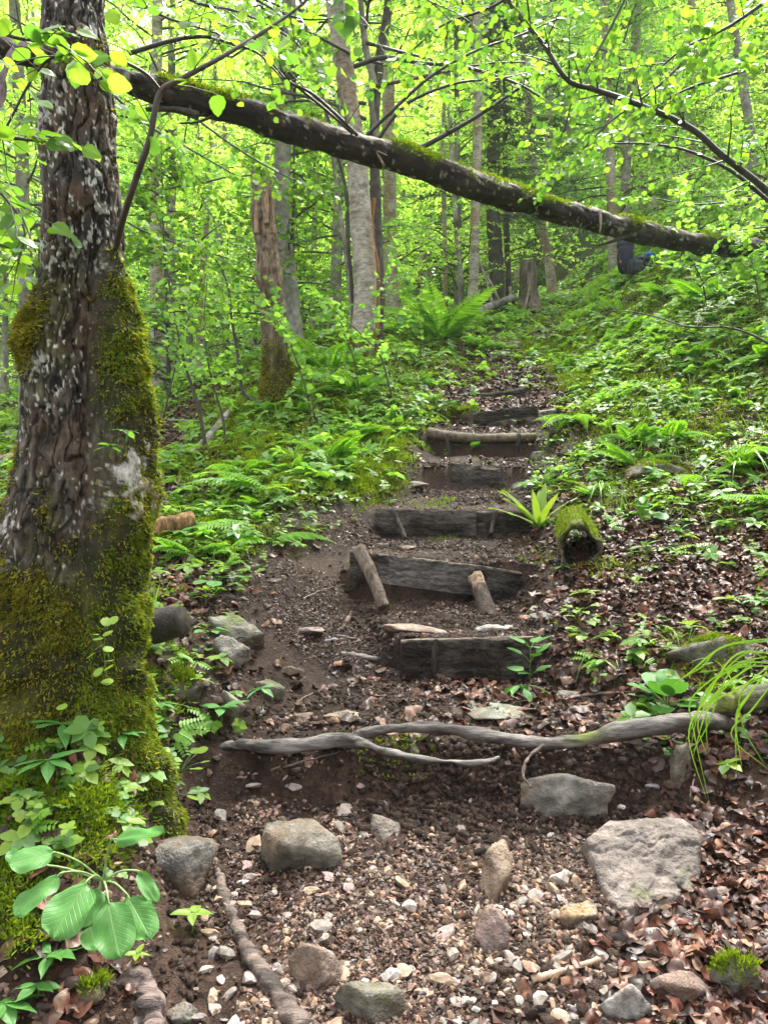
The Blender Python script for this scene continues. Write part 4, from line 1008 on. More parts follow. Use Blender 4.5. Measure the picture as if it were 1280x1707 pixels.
# ------------------------------------------------------------------ twigs lying about
def twig(label, pp, r0=.005, r1=.002, col=(.14, .10, .075), seed=1, lift=0):
    q = hit([a for a, b in pp], [b for a, b in pp]); q[:, 2] += r0 + lift
    if r0 >= .008:                                                      # stiff sticks lie straight
        u = np.linspace(0, 1, len(q)); ln = q[0] + (q[-1] - q[0]) * u[:, None]; q[:, 2] = ln[:, 2] + max(0, (q[:, 2] - ln[:, 2]).max()) * .5
    c = spline(q, max(14, len(pp) * 8)); c += RNG.normal(0, r0 * (.4 if r0 < .008 else .12), c.shape)
    V, Fs = tube(c, np.linspace(r0, r1, len(c)), 7)
    return solo('twig', V, Fs, M_twig, label, 'twig', loc=c[0], col=np.clip(np.array(col) * (1 + .5 * fbm(V * 40, 2, seed)[:, None]), .01, 1))
for k, a in enumerate([
 ('long straight brown twig below the pale root fork', [(395, 1300), (470, 1283), (565, 1257)], .006, .003),
 ('pale broken stick lying among the stones at bottom right', [(885, 1640), (930, 1630), (1000, 1606)], .012, .008, (.42, .29, .19)),
 ('mossy grey stick below the lowest step board', [(682, 1112), (715, 1111), (753, 1118)], .009, .005, (.25, .24, .19)),
 ('brown twig lying behind the thick root', [(935, 1172), (985, 1166), (1050, 1158)], .009, .006, (.24, .17, .13)),
 ('thin pale twig reaching down the leaf covered bank', [(1062, 1020), (1080, 1038), (1100, 1052)], .004, .003, (.35, .30, .22)),
 ('thin upright pale twig right of the green seedling', [(1022, 1152), (1026, 1110), (1030, 1050)], .004, .003, (.33, .28, .22)),
 ('dark twig under the flat stone left of the steps', [(560, 1062), (600, 1070), (560, 1078)], .007, .004),
 ('twig lying across the left edge of the trail', [(1125-640, 1190), (500, 1170), (540, 1148)], .005, .003),
 ('short dry stick left of the steps', [(505, 1000), (540, 985), (575, 972)], .006, .004, (.2, .15, .11)),
 ('thin twig hanging down the low earth bank', [(620, 1290), (635, 1300), (650, 1320)], .004, .002),
 ('small pale twig in the dark bank on the right', [(1150, 1330), (1156, 1300), (1165, 1270)], .003, .002, (.35, .28, .2)),
 ('bent brown twig in the gravel at centre bottom', [(760, 1500), (800, 1530), (850, 1560)], .003, .002),
 ('dark twig over the dead leaves at far right', [(1090, 940), (1140, 935), (1185, 910)], .006, .004, (.08, .06, .05)),
 ('long pale stick lying on the right hand slope', [(1060, 690), (1110, 655), (1150, 640), (1180, 628)], .009, .006, (.36, .30, .24)),
 ('pale stick half covered on the right hand slope', [(1190, 690), (1215, 670), (1250, 655)], .010, .007, (.36, .30, .24)),
 ('grey stick on the shaded left hand bank', [(440, 850), (500, 838), (560, 822)], .005, .004, (.2, .16, .13)),
 ('thin bare stick above the hollow on the left', [(265, 700), (330, 708), (395, 700)], .010, .006, (.30, .26, .22))]):
    twig(a[0], a[1], *(a[2:]), seed=400 + k)
ground_log('fallen_pole', 'grey bare pole lying diagonally in the dark hollow on the left', [(262, 812, 6.6), (300, 778, 6.9), (340, 740, 7.3), (372, 700, 7.8), (392, 678, 8.1)], .055, .035, 'beech', 41, colmul=.9, n=60, amp=.003, mat_=M_grey)
ground_log('fallen_pole', 'brown pole resting in the undergrowth at the far left edge', [(-60, 790, 7.8), (0, 772, 8.0), (30, 764, 8.1), (70, 752, 8.3)], .075, .07, 'birch', 42, colmul=.8, n=40, amp=.003, mat_=M_grey)
ground_log('fallen_pole', 'second weathered pole behind the one at the far left edge', [(-60, 735, 9.4), (10, 728, 9.5), (60, 720, 9.6)], .06, .05, 'beech', 43, n=40, amp=.003, mat_=M_grey)
ground_log('log_end', 'dark sawn log end poking out right of the mossy tree', [(215, 1055, 3.35), (250, 1047, 3.33), (306, 1034, 3.30)], .085, .068, 'dark', 44, n=50, seg=36, colmul=.8)
ground_log('rotten_log', 'orange rotten log end right of the mossy tree', [(250, 885, 4.9), (285, 876, 4.9), (325, 866, 4.95)], .07, .045, 'dead', 45, n=50, colmul=np.array([1.25, 1.05, .75]), amp=.02)
# bare twig over the right-hand slope
def bare(label, pts, r0, r1, ntw, tl, seed, cat='branch'):
    rng = np.random.default_rng(seed); c = spline([P(*a) for a in pts], 40); A = Acc(); V, Fs = tube(c, np.linspace(r0, r1, 40), 6); A.add(V, Fs)
    tt = nrm(np.gradient(c, axis=0))
    for s in rng.uniform(.1, .95, ntw):
        k = int(s * 39); d_ = nrm(tt[k] * .7 + rng.normal(0, .5, 3) + [0, -.1, .25]); L_ = tl * rng.uniform(.4, 1.2)
        u = np.linspace(0, 1, 7)[:, None]; V, Fs = tube(c[k] + d_ * L_ * u + rng.normal(0, .03 * L_, (7, 3)) * u, np.linspace(r1 * .8 + .001, .001, 7), 4, caps=False); A.add(V, Fs)
    V, Fs, _ = A.get()
    return solo('bare_branch', V, Fs, M_twig, label, cat, loc=c[0], col=np.clip(np.array([.06, .045, .04]) * (1 + .5 * fbm(V * 20, 2, seed)[:, None]), .01, 1))
bare('thin bare branch hanging over the right hand slope', [(1300, 585, 7.0), (1258, 560, 6.9), (1210, 545, 6.9), (1150, 545, 6.9), (1090, 527, 6.9), (1040, 518, 6.9), (1000, 522, 7)], .012, .003, 16, .35, 51)
bare('dead bare branch rising left of the fallen log middle', [(596, 225, 5.3), (560, 190, 5.2), (520, 155, 5.1), (475, 130, 5.0), (430, 70, 4.9), (395, 20, 4.8)], .013, .006, 8, .3, 52)
bare('second dead branch lying against the log below the first', [(588, 222, 5.35), (540, 180, 5.25), (490, 140, 5.1), (478, 135, 5.1)], .011, .008, 5, .25, 53)
# ------------------------------------------------------------------ rocks (label, px, py, width px, height px, colour, seed, options)
G1 = (.24, .21, .185); G2 = (.36, .30, .27); G3 = (.17, .155, .13); TAN = (.38, .28, .20); PINK = (.33, .24, .22); OLI = (.20, .19, .14)
def R_(label, px, py, w, hh, col, seed, **k): return rock('rock', label, px, py, w, hh, col, seed, **k)
# the large slab: flat faced block lying in the slope
V, F = rock_shape(501, 5, .02, planes=9)
p = hit(1075, 1450)[0]
outl = np.array([(968, 1400), (1010, 1368), (1075, 1360), (1140, 1362), (1172, 1385), (1170, 1480), (1168, 1502), (1100, 1530), (1038, 1548), (1000, 1500)], float)
nn = 90; uu, vv = np.meshgrid(np.linspace(-1, 1, nn), np.linspace(-1, 1, nn))
r_ = np.sqrt(uu ** 2 + vv ** 2) + 1e-9; m_ = np.maximum(np.abs(uu), np.abs(vv)); du, dv = uu * m_ / r_, vv * m_ / r_
outl = np.vstack([outl[k] + (outl[(k + 1) % len(outl)] - outl[k]) * s for k in range(len(outl)) for s in np.linspace(0, 1, 8, endpoint=False)])
ang = np.arctan2(dv, du); oc = outl.mean(0); oa = np.arctan2(-(outl[:, 1] - oc[1]), outl[:, 0] - oc[0]); orr = np.hypot(*(outl - oc).T); o_ = np.argsort(oa)
R0 = np.interp(ang, np.concatenate([oa[o_] - 2 * pi, oa[o_], oa[o_] + 2 * pi]), np.tile(orr[o_], 3))
pxg = oc[0] + du * R0; pyg = oc[1] - dv * R0; d0 = 2.56 - (pyg - 1450) / 100 * .22
top = P(pxg, pyg, d0); rr = np.sqrt(du ** 2 + dv ** 2)
q_ = top.reshape(-1, 3)
nv = nrm(np.array([-.05, -.72, .75]))
cr1 = 1 - np.clip(np.abs(pyg + 8 * vnoise(np.stack([pxg * .05, pyg * 0, pxg * 0], -1)) - (1418 + (pxg - 1070) * -.06)) / 4, 0, 1)
cr2 = 1 - np.clip(np.abs(pxg - 1108 + 6 * vnoise(np.stack([pyg * .06, pyg * 0, pxg * 0], -1))) / 4, 0, 1) * 1
hh_ = .05 * (1 - rr.ravel() ** 6) + fbm(q_ * 8, 4, 71) * .020 + np.abs(fbm(q_ * 20, 4, 72)) * .013 - cr1.ravel() * .008 - cr2.ravel() * .006 * (pyg.ravel() < 1420)
V = q_ + nv * hh_[:, None] - nv * (sstep(.93, 1.0, rr.ravel()) * .16)[:, None]
i = np.arange(nn - 1)[:, None] * nn; j = np.arange(nn - 1)[None]
F = np.stack([i + j, i + j + 1, i + nn + j + 1, i + nn + j], -1).reshape(-1, 4)
bot = q_ - nv * .17; n0 = len(V); Vb = np.vstack([V, bot]); Fb = F[:, ::-1] + n0
cl = np.array([.20, .165, .145]) * (1 + .4 * fbm(q_ * 14, 4, 73)[:, None]); cl = cl + (np.array([.10, .085, .07]) - cl) * np.clip(fbm(q_ * 26, 3, 74)[:, None] * .9 + cr1.reshape(-1, 1) * .6 - .15, 0, .8)
cl = cl + (np.array([.14, .16, .04]) - cl) * np.clip(fbm(q_ * 11, 3, 75)[:, None] - .45, 0, .6)
solo('rock', Vb, [F, Fb], M_rock, 'largest stone, a broad cracked pinkish grey slab at the lower right', 'rock', loc=P(1070, 1460, 2.6), col=np.clip(np.vstack([cl, cl * .5]), .01, 1))
R_('wet grey boulder jutting from the bank above the slab', 975, 1345, 125, 100, (.27, .25, .22), 502, col2=(.07, .065, .05), yaw=10, sink=.3)
R_('squarish dark grey boulder left of centre below the bank', 487, 1440, 118, 150, (.21, .19, .155), 503, col2=(.09, .08, .06), sink=.22, tip=8)
R_('flat dark layered slab leaning on the left of the trail', 295, 1470, 150, 130, (.17, .16, .14), 504, tip=-35, sink=.3, depth=.5)
R_('rounded tan grey stone right of the dark boulder', 642, 1392, 66, 52, (.27, .23, .19), 505)
R_('tall pointed tan stone standing in the gravel', 824, 1480, 50, 105, (.30, .22, .16), 506, depth=.6)
R_('pinkish upright stone in the middle of the gravel', 820, 1575, 56, 92, (.27, .19, .17), 507)
R_('light brown boulder at bottom left of centre', 527, 1640, 72, 96, (.32, .25, .215), 508)
R_('dark angular boulder at the bottom edge left of centre', 622, 1700, 115, 130, (.17, .155, .12), 509, moss=.12)
R_('orange topped stone left of the big slab', 968, 1535, 70, 52, (.24, .20, .16), 510, col2=(.45, .29, .14))
R_('pale square grey stone at the bottom edge right of centre', 1045, 1700, 85, 78, (.38, .36, .33), 511, yaw=20)
R_('round stone with a moss patch at the bottom right', 1228, 1660, 84, 72, (.15, .14, .11), 512, moss=.42)
R_('pinkish knobbly stone beside the pale square one', 1130, 1670, 60, 90, PINK, 513)
R_('light stone below the big slab', 1095, 1572, 52, 36, (.30, .27, .25), 514)
R_('grey stone block tilted beside the trail on the left', 385, 1108, 70, 66, (.27, .25, .21), 515, sink=.1, yaw=-15)
R_('low wide mossy grey stone behind the tilted block', 388, 1064, 100, 54, (.25, .24, .19), 516, moss=.2)
R_('thin flat slate with dark shadow left of the steps', 515, 1056, 60, 14, (.28, .22, .20), 517, sink=.0)
R_('round olive stone half hidden by dark leaves', 448, 1160, 54, 40, OLI, 518, moss=.2)
R_('long flat weathered stone leaning by the trail edge', 388, 1188, 42, 62, (.33, .28, .245), 519, tip=-30, depth=.4)
R_('dark mossy stone at the foot of the mossy tree', 308, 1150, 66, 56, (.12, .11, .075), 520, moss=.45)
# greenish flat slab on the ledge
R_('flat greenish slab lying on the ledge behind the root', 822, 1196, 125, 22, (.27, .275, .215), 521, sink=.1, depth=.95, rough=.02)
R_('tan flat stone behind the lowest step board', 690, 1054, 96, 20, (.42, .32, .25), 522, sink=.15, rough=.03)
R_('light grey stone near the top of the lowest board', 822, 1052, 60, 16, (.40, .39, .37), 523, sink=.1)
R_('tan stone sitting left of centre on the ledge', 572, 1196, 56, 20, (.36, .29, .22), 524)
R_('small brown stone left of the ledge stones', 505, 1200, 44, 24, (.25, .20, .16), 525)
R_('mossy boulder above the grass on the right bank', 1195, 1100, 125, 62, (.13, .125, .09), 526, moss=.45)
R_('mossy lump of stone under the ferns on the right slope', 1095, 795, 85, 58, (.12, .12, .07), 527, moss=.55)
R_('small mossy cushion stone above the hollow log', 952, 862, 56, 24, (.14, .14, .08), 528, moss=.6)
R_('dark grey stone on the right of the fourth step', 884, 812, 38, 22, (.20, .19, .19), 529)
R_('small grey stone under the fern right of the upper steps', 895, 762, 26, 22, (.25, .26, .22), 530, moss=.2)
R_('flat pale stone on the upper part of the path', 930, 635, 40, 12, (.33, .34, .28), 531)
R_('whitish boulder left of the path higher up', 856, 580, 36, 22, (.48, .45, .42), 532)
R_('long pale stone beside the sixth step board', 905, 690, 34, 16, (.42, .40, .34), 533)
R_('flat stone in the path right of the lowest board', 912, 1030, 46, 12, (.25, .24, .22), 534)
R_('small orange brown stone right of the second step', 880, 1034, 22, 16, (.42, .25, .15), 535)
R_('round pale stone left of the third step board', 634, 912, 30, 16, (.36, .33, .28), 536)
R_('flat reddish stone beside the round pale one', 680, 914, 36, 10, (.26, .19, .17), 537)
R_('flat grey stone on the leafy patch behind the root', 945, 1168, 52, 26, (.24, .235, .22), 538, sink=.2)
R_('narrow tilted greenish stone in the bank below the grass', 1133, 1300, 34, 84, (.20, .18, .14), 539, tip=20, depth=.5)
R_('small bluish stone stuck in the earth bank', 1090, 1315, 24, 16, (.38, .36, .38), 540)
R_('small dark stone on the far left of the trail', 150, 1655, 66, 36, (.12, .13, .07), 541, moss=.4)
R_('greyish stone at the bottom edge by the stubby root', 300, 1700, 60, 40, (.24, .22, .19), 542)
R_('pale stone in the leaves at the left of the ledge', 480, 1122, 40, 20, (.34, .28, .25), 543)
R_('small mossy pebble stone in front of the forked root', 690, 1250, 30, 20, (.26, .23, .15), 544, moss=.3)
R_('stone with grass beside it on the left bank', 505, 880, 44, 24, (.28, .28, .22), 545, moss=.2)
R_('pale grey flat stone on the left of the fourth step', 688, 808, 40, 14, (.36, .33, .31), 546)
rng = np.random.default_rng(55)
# loose stones: too alike to name, each still its own
cols = [TAN, PINK, G1, G2, (.42, .36, .31), (.20, .18, .165), (.46, .34, .25), (.5, .46, .42), (.3, .25, .23)]
protoR = []
for k in range(10):
    V, F = rock_shape(600 + k, 2, .03); V = V * np.array([1, .75, .6]); co = np.array(cols[k % 9]) * (1 + .4 * fbm(V * 2.5, 3, k)[:, None])
    protoR.append(make_mesh('stone', V, F, M_pebble, col=np.clip(co, .02, 1), smooth=False))
cnt = 0
while cnt < 240:
    px, py = rng.uniform(330, 1180), rng.uniform(1290, 1725)
    if rng.random() > .25 + .75 * sstep(1330, 1480, py): continue
    if 955 < px < 1185 and 1350 < py < 1590: continue
    q = hit(px, py)[0]; s = rng.gamma(2.2, .0055) + .008; s = min(s, .034)
    o = bpy.data.objects.new('stone', protoR[rng.integers(10)]); COL.objects.link(o)
    o.location = (q[0], q[1], q[2] + s * .15); o.scale = (s, s * rng.uniform(.7, 1.2), s * rng.uniform(.7, 1.3)); o.rotation_euler = tuple(rng.uniform(-.6, .6, 2)) + (rng.uniform(0, 6.3),)
    tagit(o, 'small loose angular stone lying in the gravel of the trail', 'stone', 'loose stones in the trail gravel'); cnt += 1

# ------------------------------------------------------------------ stuff on the ground
def sample_ground(n, fn, d0, d1, u0, u1, pw=1.0, rng=RNG):
    """points on the ground; per-area density falls as 1/distance^pw, thinned by fn(x, y, z)"""
    out = []; tot = 0
    for _ in range(60):
        m = int(n * 1.5)
        t = rng.uniform(0, 1, m); e = 2 - pw
        d = (d0 ** e + (d1 ** e - d0 ** e) * t) ** (1 / e); u = rng.uniform(u0, u1, m); x = u * d
        z = h(x, d); w = fn(x, d, z); k = rng.uniform(0, 1, m) < w
        out.append(np.stack([x[k], d[k], z[k]], -1)); tot += k.sum()
        if tot >= n: break
    return np.concatenate(out)[:n]
def cover(pts, T, TF, size, tilt, lift=0.0, follow=.7, rng=RNG, acc=None, col=None, pick=None):
    nn_ = normal(pts[:, 0], pts[:, 1], .05); up = nrm(nn_ * follow + np.array([0, 0, 1 - follow]))
    R = rand_frames(len(pts), tilt, rng, up)
    p = pts + up * (lift if np.isscalar(lift) else lift[:, None])
    V, Fs = scatter(T, TF, p, R, size)
    acc.add(V, Fs, col=None if col is None else np.repeat(col, len(T), 0))
    return acc
# dead leaves
def dead_leaf(seed, W=.6, curl=.5, crumple=.12):
    V, F, uv = leaf_grid(1, W, 'ovate', 6, 5, droop=0, fold=0, wave=0, seed=seed); V[:, 1] -= .5
    V[:, 2] += curl * (V[:, 0] ** 2 * 2.2) + .35 * curl * V[:, 1] ** 2 + crumple * fbm(np.stack([V[:, 0] * 4, V[:, 1] * 4, V[:, 0] * 0 + seed], -1), 2, seed)
    return V - [0, 0, .02], [F]
PAL = np.array([(.09, .034, .020), (.13, .055, .032), (.05, .021, .015), (.17, .085, .052), (.09, .055, .046), (.22, .13, .09), (.035, .018, .013), (.14, .048, .028), (.07, .040, .032)])
acc = Acc()
for k, (sd, W_, cu, cr_) in enumerate([(1, .6, .5, .14), (2, .62, -.5, .14), (3, .55, .9, .2), (4, .66, .2, .22), (5, .6, -.9, .2)]):
    T, TF = dead_leaf(sd, W_, cu, cr_)
    pts = sample_ground(7600, lambda x, y, z: (1 - .8 * ((y > 2.9) & (y < 3.1))) * np.clip(lit(x, y, z) ** 1.7 * 1.25, 0, 1), 1.6, 13, -.56, .56, 1.2)
    cover(pts, T, TF, RNG.uniform(.035, .085, len(pts)) * np.where(RNG.uniform(0, 1, len(pts)) < .12, 1.35, 1), 28, .006 + .018 * RNG.uniform(0, 1, len(pts)), acc=acc, col=PAL[RNG.integers(0, 9, len(pts))] * RNG.uniform(.3, 1.35, (len(pts), 1)))
V, Fs, kk = acc.get()
solo('leaf_litter', V, Fs, M_dead, 'wet reddish brown dead leaves strewn over the banks', 'leaf litter', kind='stuff', **kk)
# chips, crumbs and bits of leaf on the trail
CH = np.array([[-.3, -.5, 0], [.28, -.4, .08], [.36, .1, -.03], [.12, .55, .1], [-.32, .25, .02]], float); CHF = [np.array([[0, 1, 2, 3, 4]])]
SP_ = np.array([[-.08, -1, 0], [.08, -1, .03], [.06, 1, 0], [-.06, 1, .05]], float); SPF = [np.array([[0, 1, 2, 3]])]
acc = Acc()
def fchip(x, y, z): return (1 - .3 * ((y > 2.9) & (y < 3.12))) * np.clip(.3 + 1.1 * fbm(np.stack([x * 2.4, y * 2.4, z * 0], -1), 3, 8), .05, 1) * (1 - .6 * veg(x, y, z)) * (y < 12)
for T, TF, n, s0, s1 in ((CH, CHF, 60000, .005, .020), (SP_, SPF, 22000, .005, .020)):
    pts = sample_ground(n, fchip, 1.6, 10, -.5, .45, 1.3)
    cover(pts, T, TF, RNG.uniform(s0, s1, len(pts)), 35, .003 + .006 * RNG.uniform(0, 1, len(pts)), acc=acc, col=np.array([(.035, .018, .013), (.06, .030, .021), (.10, .055, .040), (.025, .015, .011), (.17, .10, .072), (.05, .024, .019)])[RNG.integers(0, 6, len(pts))] * RNG.uniform(.6, 1.3, (len(pts), 1)))
V, Fs, kk = acc.get()
solo('leaf_crumbs', V, Fs, M_dead, 'crumbled bits of leaf and bark trodden into the mud', 'leaf crumbs', kind='stuff', smooth=False, **kk)
# crumbs of earth on the trail and the low bank
acc = Acc()
for k in range(3):
    T, F = rock_shape(760 + k, 1, 0, planes=6)
    pts = sample_ground(6500, lambda x, y, z: np.clip((pathmask(x, y, .4) * .5 + .9 * ((y > 2.7) & (y < 3.2))) * (.4 + fbm(np.stack([x * 3, y * 3, z * 0], -1), 3, 88)), 0, 1), 1.7, 8, -.42, .45, 1.1)
    cover(pts, T, [F], np.minimum(.004 + RNG.gamma(1.6, .0035, len(pts)), .022), 50, .001, acc=acc, col=np.array([.050, .031, .022]) * RNG.uniform(.5, 1.6, (len(pts), 1)))
V, Fs, kk = acc.get()
solo('soil_crumbs', V, Fs, M_soil, 'crumbs of damp brown earth on the trail and the low bank', 'soil', kind='stuff', **kk)
# gravel
acc = Acc()
def fgrav(x, y, z):
    py = 853.5 - 1280 * (z - EYE) / y
    return np.clip(sstep(1290, 1400, py) * (.35 + .8 * fbm(np.stack([x * 4, y * 4, z * 0], -1), 3, 18) + .35 * (np.abs(x - .25) < .55)) + .16 * (py < 1300) * (pathmask(x, y, .1) > .5), 0, 1) * (1 - .8 * (x < -.55)) * (1 - .7 * (x > .95))
GC = np.array([TAN, PINK, G1, G2, (.45, .38, .33), (.22, .19, .175), (.50, .37, .28), (.56, .52, .48), (.32, .26, .24), (.14, .12, .11)])
for k in range(6):
    D, F = ICO[1]; T, _ = rock_shape(700 + k, 1, 0, planes=6); T = T * np.array([1, .8, .55])
    pts = sample_ground(3000, fgrav, 1.6, 6.5, -.5, .5, 1.2)
    sz = .0035 + RNG.gamma(1.7, .0030, len(pts)); sz = np.minimum(sz, .02)
    cover(pts, T, [F], sz, 40, sz * .15, acc=acc, col=GC[RNG.integers(0, 10, len(pts))] * (RNG.uniform(.25, .85, (len(pts), 1)) ** 1.2 * np.array([.98, .80, .69])))
V, Fs, kk = acc.get()
solo('gravel', V, Fs, M_pebble, 'fine mixed tan and grey gravel covering the trail', 'gravel', kind='stuff', smooth=False, **kk)
# moss on the ground
def fmoss(x, y, z):
    q = np.stack([x, y, z], -1); py = 853.5 - 1280 * (z - EYE) / y; px = 640 + 1280 * x / y
    b = np.clip(veg(x, y, z) * 1.3 - .45 + .8 * fbm(q * 2.2, 3, 41), 0, 1) * .35
    for cx_, cy_, wx, wy in ((530, 790, 95, 35), (600, 770, 60, 50), (320, 885, 60, 35), (420, 720, 60, 50), (960, 570, 80, 30), (760, 690, 30, 8), (1000, 620, 60, 30), (20, 1300, 60, 130), (30, 1480, 40, 80), (120, 1370, 80, 60), (620, 700, 60, 40)):
        b = np.maximum(b, 2.2 * np.exp(-((px - cx_) / wx) ** 2 - ((py - cy_) / wy) ** 2) * (1 + .5 * fbm(q * 6, 3, 43)) - .12)
    return np.clip(b, 0, 1)
pts = sample_ground(210000, fmoss, 1.8, 12, -.55, .55, 1.25)
nn_ = normal(pts[:, 0], pts[:, 1], .05); lump = np.clip(fbm(pts * 9, 3, 44), -.3, 1) * .035 + .01
V, Fs = scatter(MB_T * [1.3, 1, 1], MB_F, pts + nn_ * lump[:, None], frames(nrm(nn_ + RNG.normal(0, .55, (len(pts), 3))), rand_dir(len(pts))), RNG.uniform(.012, .030, len(pts)) * (.6 + pts[:, 1] / 9))
solo('ground_moss', V, Fs, MOSSG, 'bright yellow green moss cushions on the banks', 'moss', kind='stuff', smooth=False)
# small leafy plants
def herb(kind, seed):
    r = np.random.default_rng(seed); A = Acc()
    def lf(T, p, az, el, s, roll=0): A.add(rot(T * s, az, el, roll) + p, [f for f in L7F])
    if kind == 'whorl':
        n = r.integers(5, 8); hh = r.uniform(.5, .9)
        for k in range(n): lf(L7 * [.85, 1, 1], [0, 0, hh], k * 360 / n + r.uniform(-15, 15), r.uniform(-15, 25), r.uniform(.55, .8))
    elif kind == 'tri':
        for c_ in range(4):
            p = r.uniform(-.7, .7, 3) * [1, 1, 0] + [0, 0, r.uniform(.2, .6)]; a = r.uniform(0, 360)
            for k in range(3): lf(L7R * [1.1, 1, 1], p, a + k * 120, r.uniform(-10, 15), r.uniform(.26, .38))
    elif kind == 'tier':
        for z_ in (.3, .6, .95):
            a = r.uniform(0, 180)
            for k in range(4): lf(L7, np.array([0, 0, z_]), a + k * 90 + r.uniform(-12, 12), r.uniform(-5, 30), r.uniform(.4, .62) * (1.2 - z_ * .5))
    elif kind == 'pinna':
        for f_ in range(4):
            a = r.uniform(0, 360); e = r.uniform(20, 55); y = np.array([cos(radians(a)) * cos(radians(e)), sin(radians(a)) * cos(radians(e)), sin(radians(e))])
            for k in range(7):
                u = .25 + k * .12; p = y * u * 1.1 - np.array([0, 0, .3 * u * u])
                for sd in (-1, 1): lf(L7N * [1.3, 1, 1], p, a + sd * 68, e * .2 - 8, .34 * (1.15 - u * .7))
    elif kind == 'round':
        for k in range(6):
            a = r.uniform(0, 360); p = np.array([cos(radians(a)), sin(radians(a)), 0]) * r.uniform(.1, .6) + [0, 0, r.uniform(.15, .5)]
            lf(L7R * [1.2, 1, .6], p, a + r.uniform(-40, 40), r.uniform(-20, 20), r.uniform(.3, .5))
    V, Fs, _ = A.get()
    return V, Fs
acc = Acc(); acc2 = Acc(); accF = Acc()
def fveg(x, y, z):
    q = np.stack([x, y, z], -1)
    return np.clip(veg(x, y, z) ** 1.3 * (.75 + .8 * fbm(q * 1.7, 3, 51)), 0, 1)
for k, (kd, n, s0, s1) in enumerate([('whorl', 5200, .05, .11), ('tri', 5200, .04, .09), ('tier', 4200, .05, .11), ('round', 4200, .045, .10), ('pinna', 2600, .09, .18), ('whorl', 3600, .06, .13), ('tri', 3600, .06, .11)]):
    T, TF = herb(kd, 900 + k)
    pts = sample_ground(int(n * 1.35), fveg, 2.1, 22, -.6, .62, .55)
    big_ = np.clip(.75 + pts[:, 1] / 22, .7, 1.6)
    cover(pts, T, TF, RNG.uniform(s0, s1, len(pts)) * big_, 18, 0.0, .35, acc=(accF if kd == 'pinna' else (acc, acc2)[k % 2]))
V, Fs, _ = acc.get(); solo('ground_cover', V, Fs, HERB, 'dense low green herbs covering both banks', 'ground cover', kind='stuff')
V, Fs, _ = acc2.get(); solo('clover_cover', V, Fs, BEE, 'bright small leaved sorrel and seedlings between the herbs', 'ground cover', kind='stuff')
V, Fs, _ = accF.get(); solo('fern_cover', V, Fs, FERN, 'small ferny sprigs growing through the herbs', 'ground cover', kind='stuff')
# grass
def blade(seed, L_=1, W_=.03, arch=.7, n=7):
    r = np.random.default_rng(seed); u = np.linspace(0, 1, n); V = []
    for k in range(n):
        w = W_ * (1 - u[k] ** 2.2) * .5 + .001; y = u[k] ** 1.3 * arch * .9; z = u[k] * (1 - .25 * arch) - u[k] ** 2.6 * arch * .85
        V += [[-w, y, z], [w, y, z]]
    V = np.array(V) * L_; F = np.array([[2 * k, 2 * k + 1, 2 * k + 3, 2 * k + 2] for k in range(n - 1)])
    return V, F
acc = Acc()
pts = sample_ground(900, lambda x, y, z: np.clip(veg(x, y, z) - .2, 0, 1), 3.5, 14, -.4, .56, .7)
for k in range(5):
    T, F = blade(k, 1, .035, [.5, .8, 1.1, .3, .9][k]); m = pts[k::5]; m = np.repeat(m, 7, 0) + RNG.normal(0, .025, (len(m) * 7, 3)) * [1, 1, 0]
    cover(m, T, [F], RNG.uniform(.10, .26, len(m)), 16, 0, .2, acc=acc)
V, Fs, _ = acc.get(); solo('grass', V, Fs, GRASS, 'thin arching grass blades scattered on the banks', 'grass', kind='stuff')

# ------------------------------------------------------------------ ferns
import mathutils
def frond_mesh(seed, npair=24, curve=.45, wid=.24):
    r = np.random.default_rng(seed); A = Acc(); u = np.linspace(0, 1, 20)
    c = np.stack([.03 * np.sin(u * 3 + seed), u * (1 - .12 * u), -curve * u ** 2.1 + .05 * u], -1); V, Fs = tube(c, np.linspace(.008, .002, 20), 4, caps=False); A.add(V, Fs)
    for s in np.linspace(.14, .985, npair):
        p = np.array([np.interp(s, u, c[:, a]) for a in range(3)]); L_ = wid * (np.sin(pi * min(1, (s - .02) * .98) ** .62)) + .012
        for sd in (-1, 1):
            an = 90 - sd * (66 + 14 * (1 - s)); el = -12 - 40 * curve * s
            T = rot(L7N * [.72, 1, 1.0] * L_, an, el + r.uniform(-6, 6)); A.add(T + p, L7F)
            for q in ((.3, .55) if seed % 2 == 0 else ()):                                       # lobes of the pinna
                dirv = rot(np.array([[0, 1, 0.]]), an, el)[0]
                for s2 in (-1, 1): A.add(rot(L7N * [1.6, 1, 1] * L_ * .24 * (1.1 - q * .5), an + s2 * 55, el) + p + dirv * L_ * q, L7F)
    V, Fs, _ = A.get(); return make_mesh('frond', V, Fs, FERN)
FR = [frond_mesh(k, 19 + k, [.35, .55, .75, .15][k], [.22, .26, .20, .17][k]) for k in range(4)]
def fern(label, px, py, L_, azs, el=35, var=None, seed=0, group=None, d=None, sx=1.0):
    r = np.random.default_rng(seed); p = hit(px, py)[0] if d is None else g(px, py, d)
    t = thing('fern', label, 'fern', p, group)
    for a in azs:
        o = bpy.data.objects.new('frond', FR[(var if var is not None else r.integers(0, 3))]); COL.objects.link(o); o.parent = t
        e = el + r.uniform(-10, 10); az = radians(a); e_ = radians(e)
        y = np.array([cos(e_) * cos(az), cos(e_) * sin(az), sin(e_)]); x = np.array([sin(az), -cos(az), 0]); z = np.cross(x, y)
        M = mathutils.Matrix([[x[i], y[i], z[i]] for i in range(3)]); o.rotation_euler = M.to_euler()
        s = L_ * .85 * r.uniform(.7, 1.15); o.scale = (s * sx, s, s)
    return t
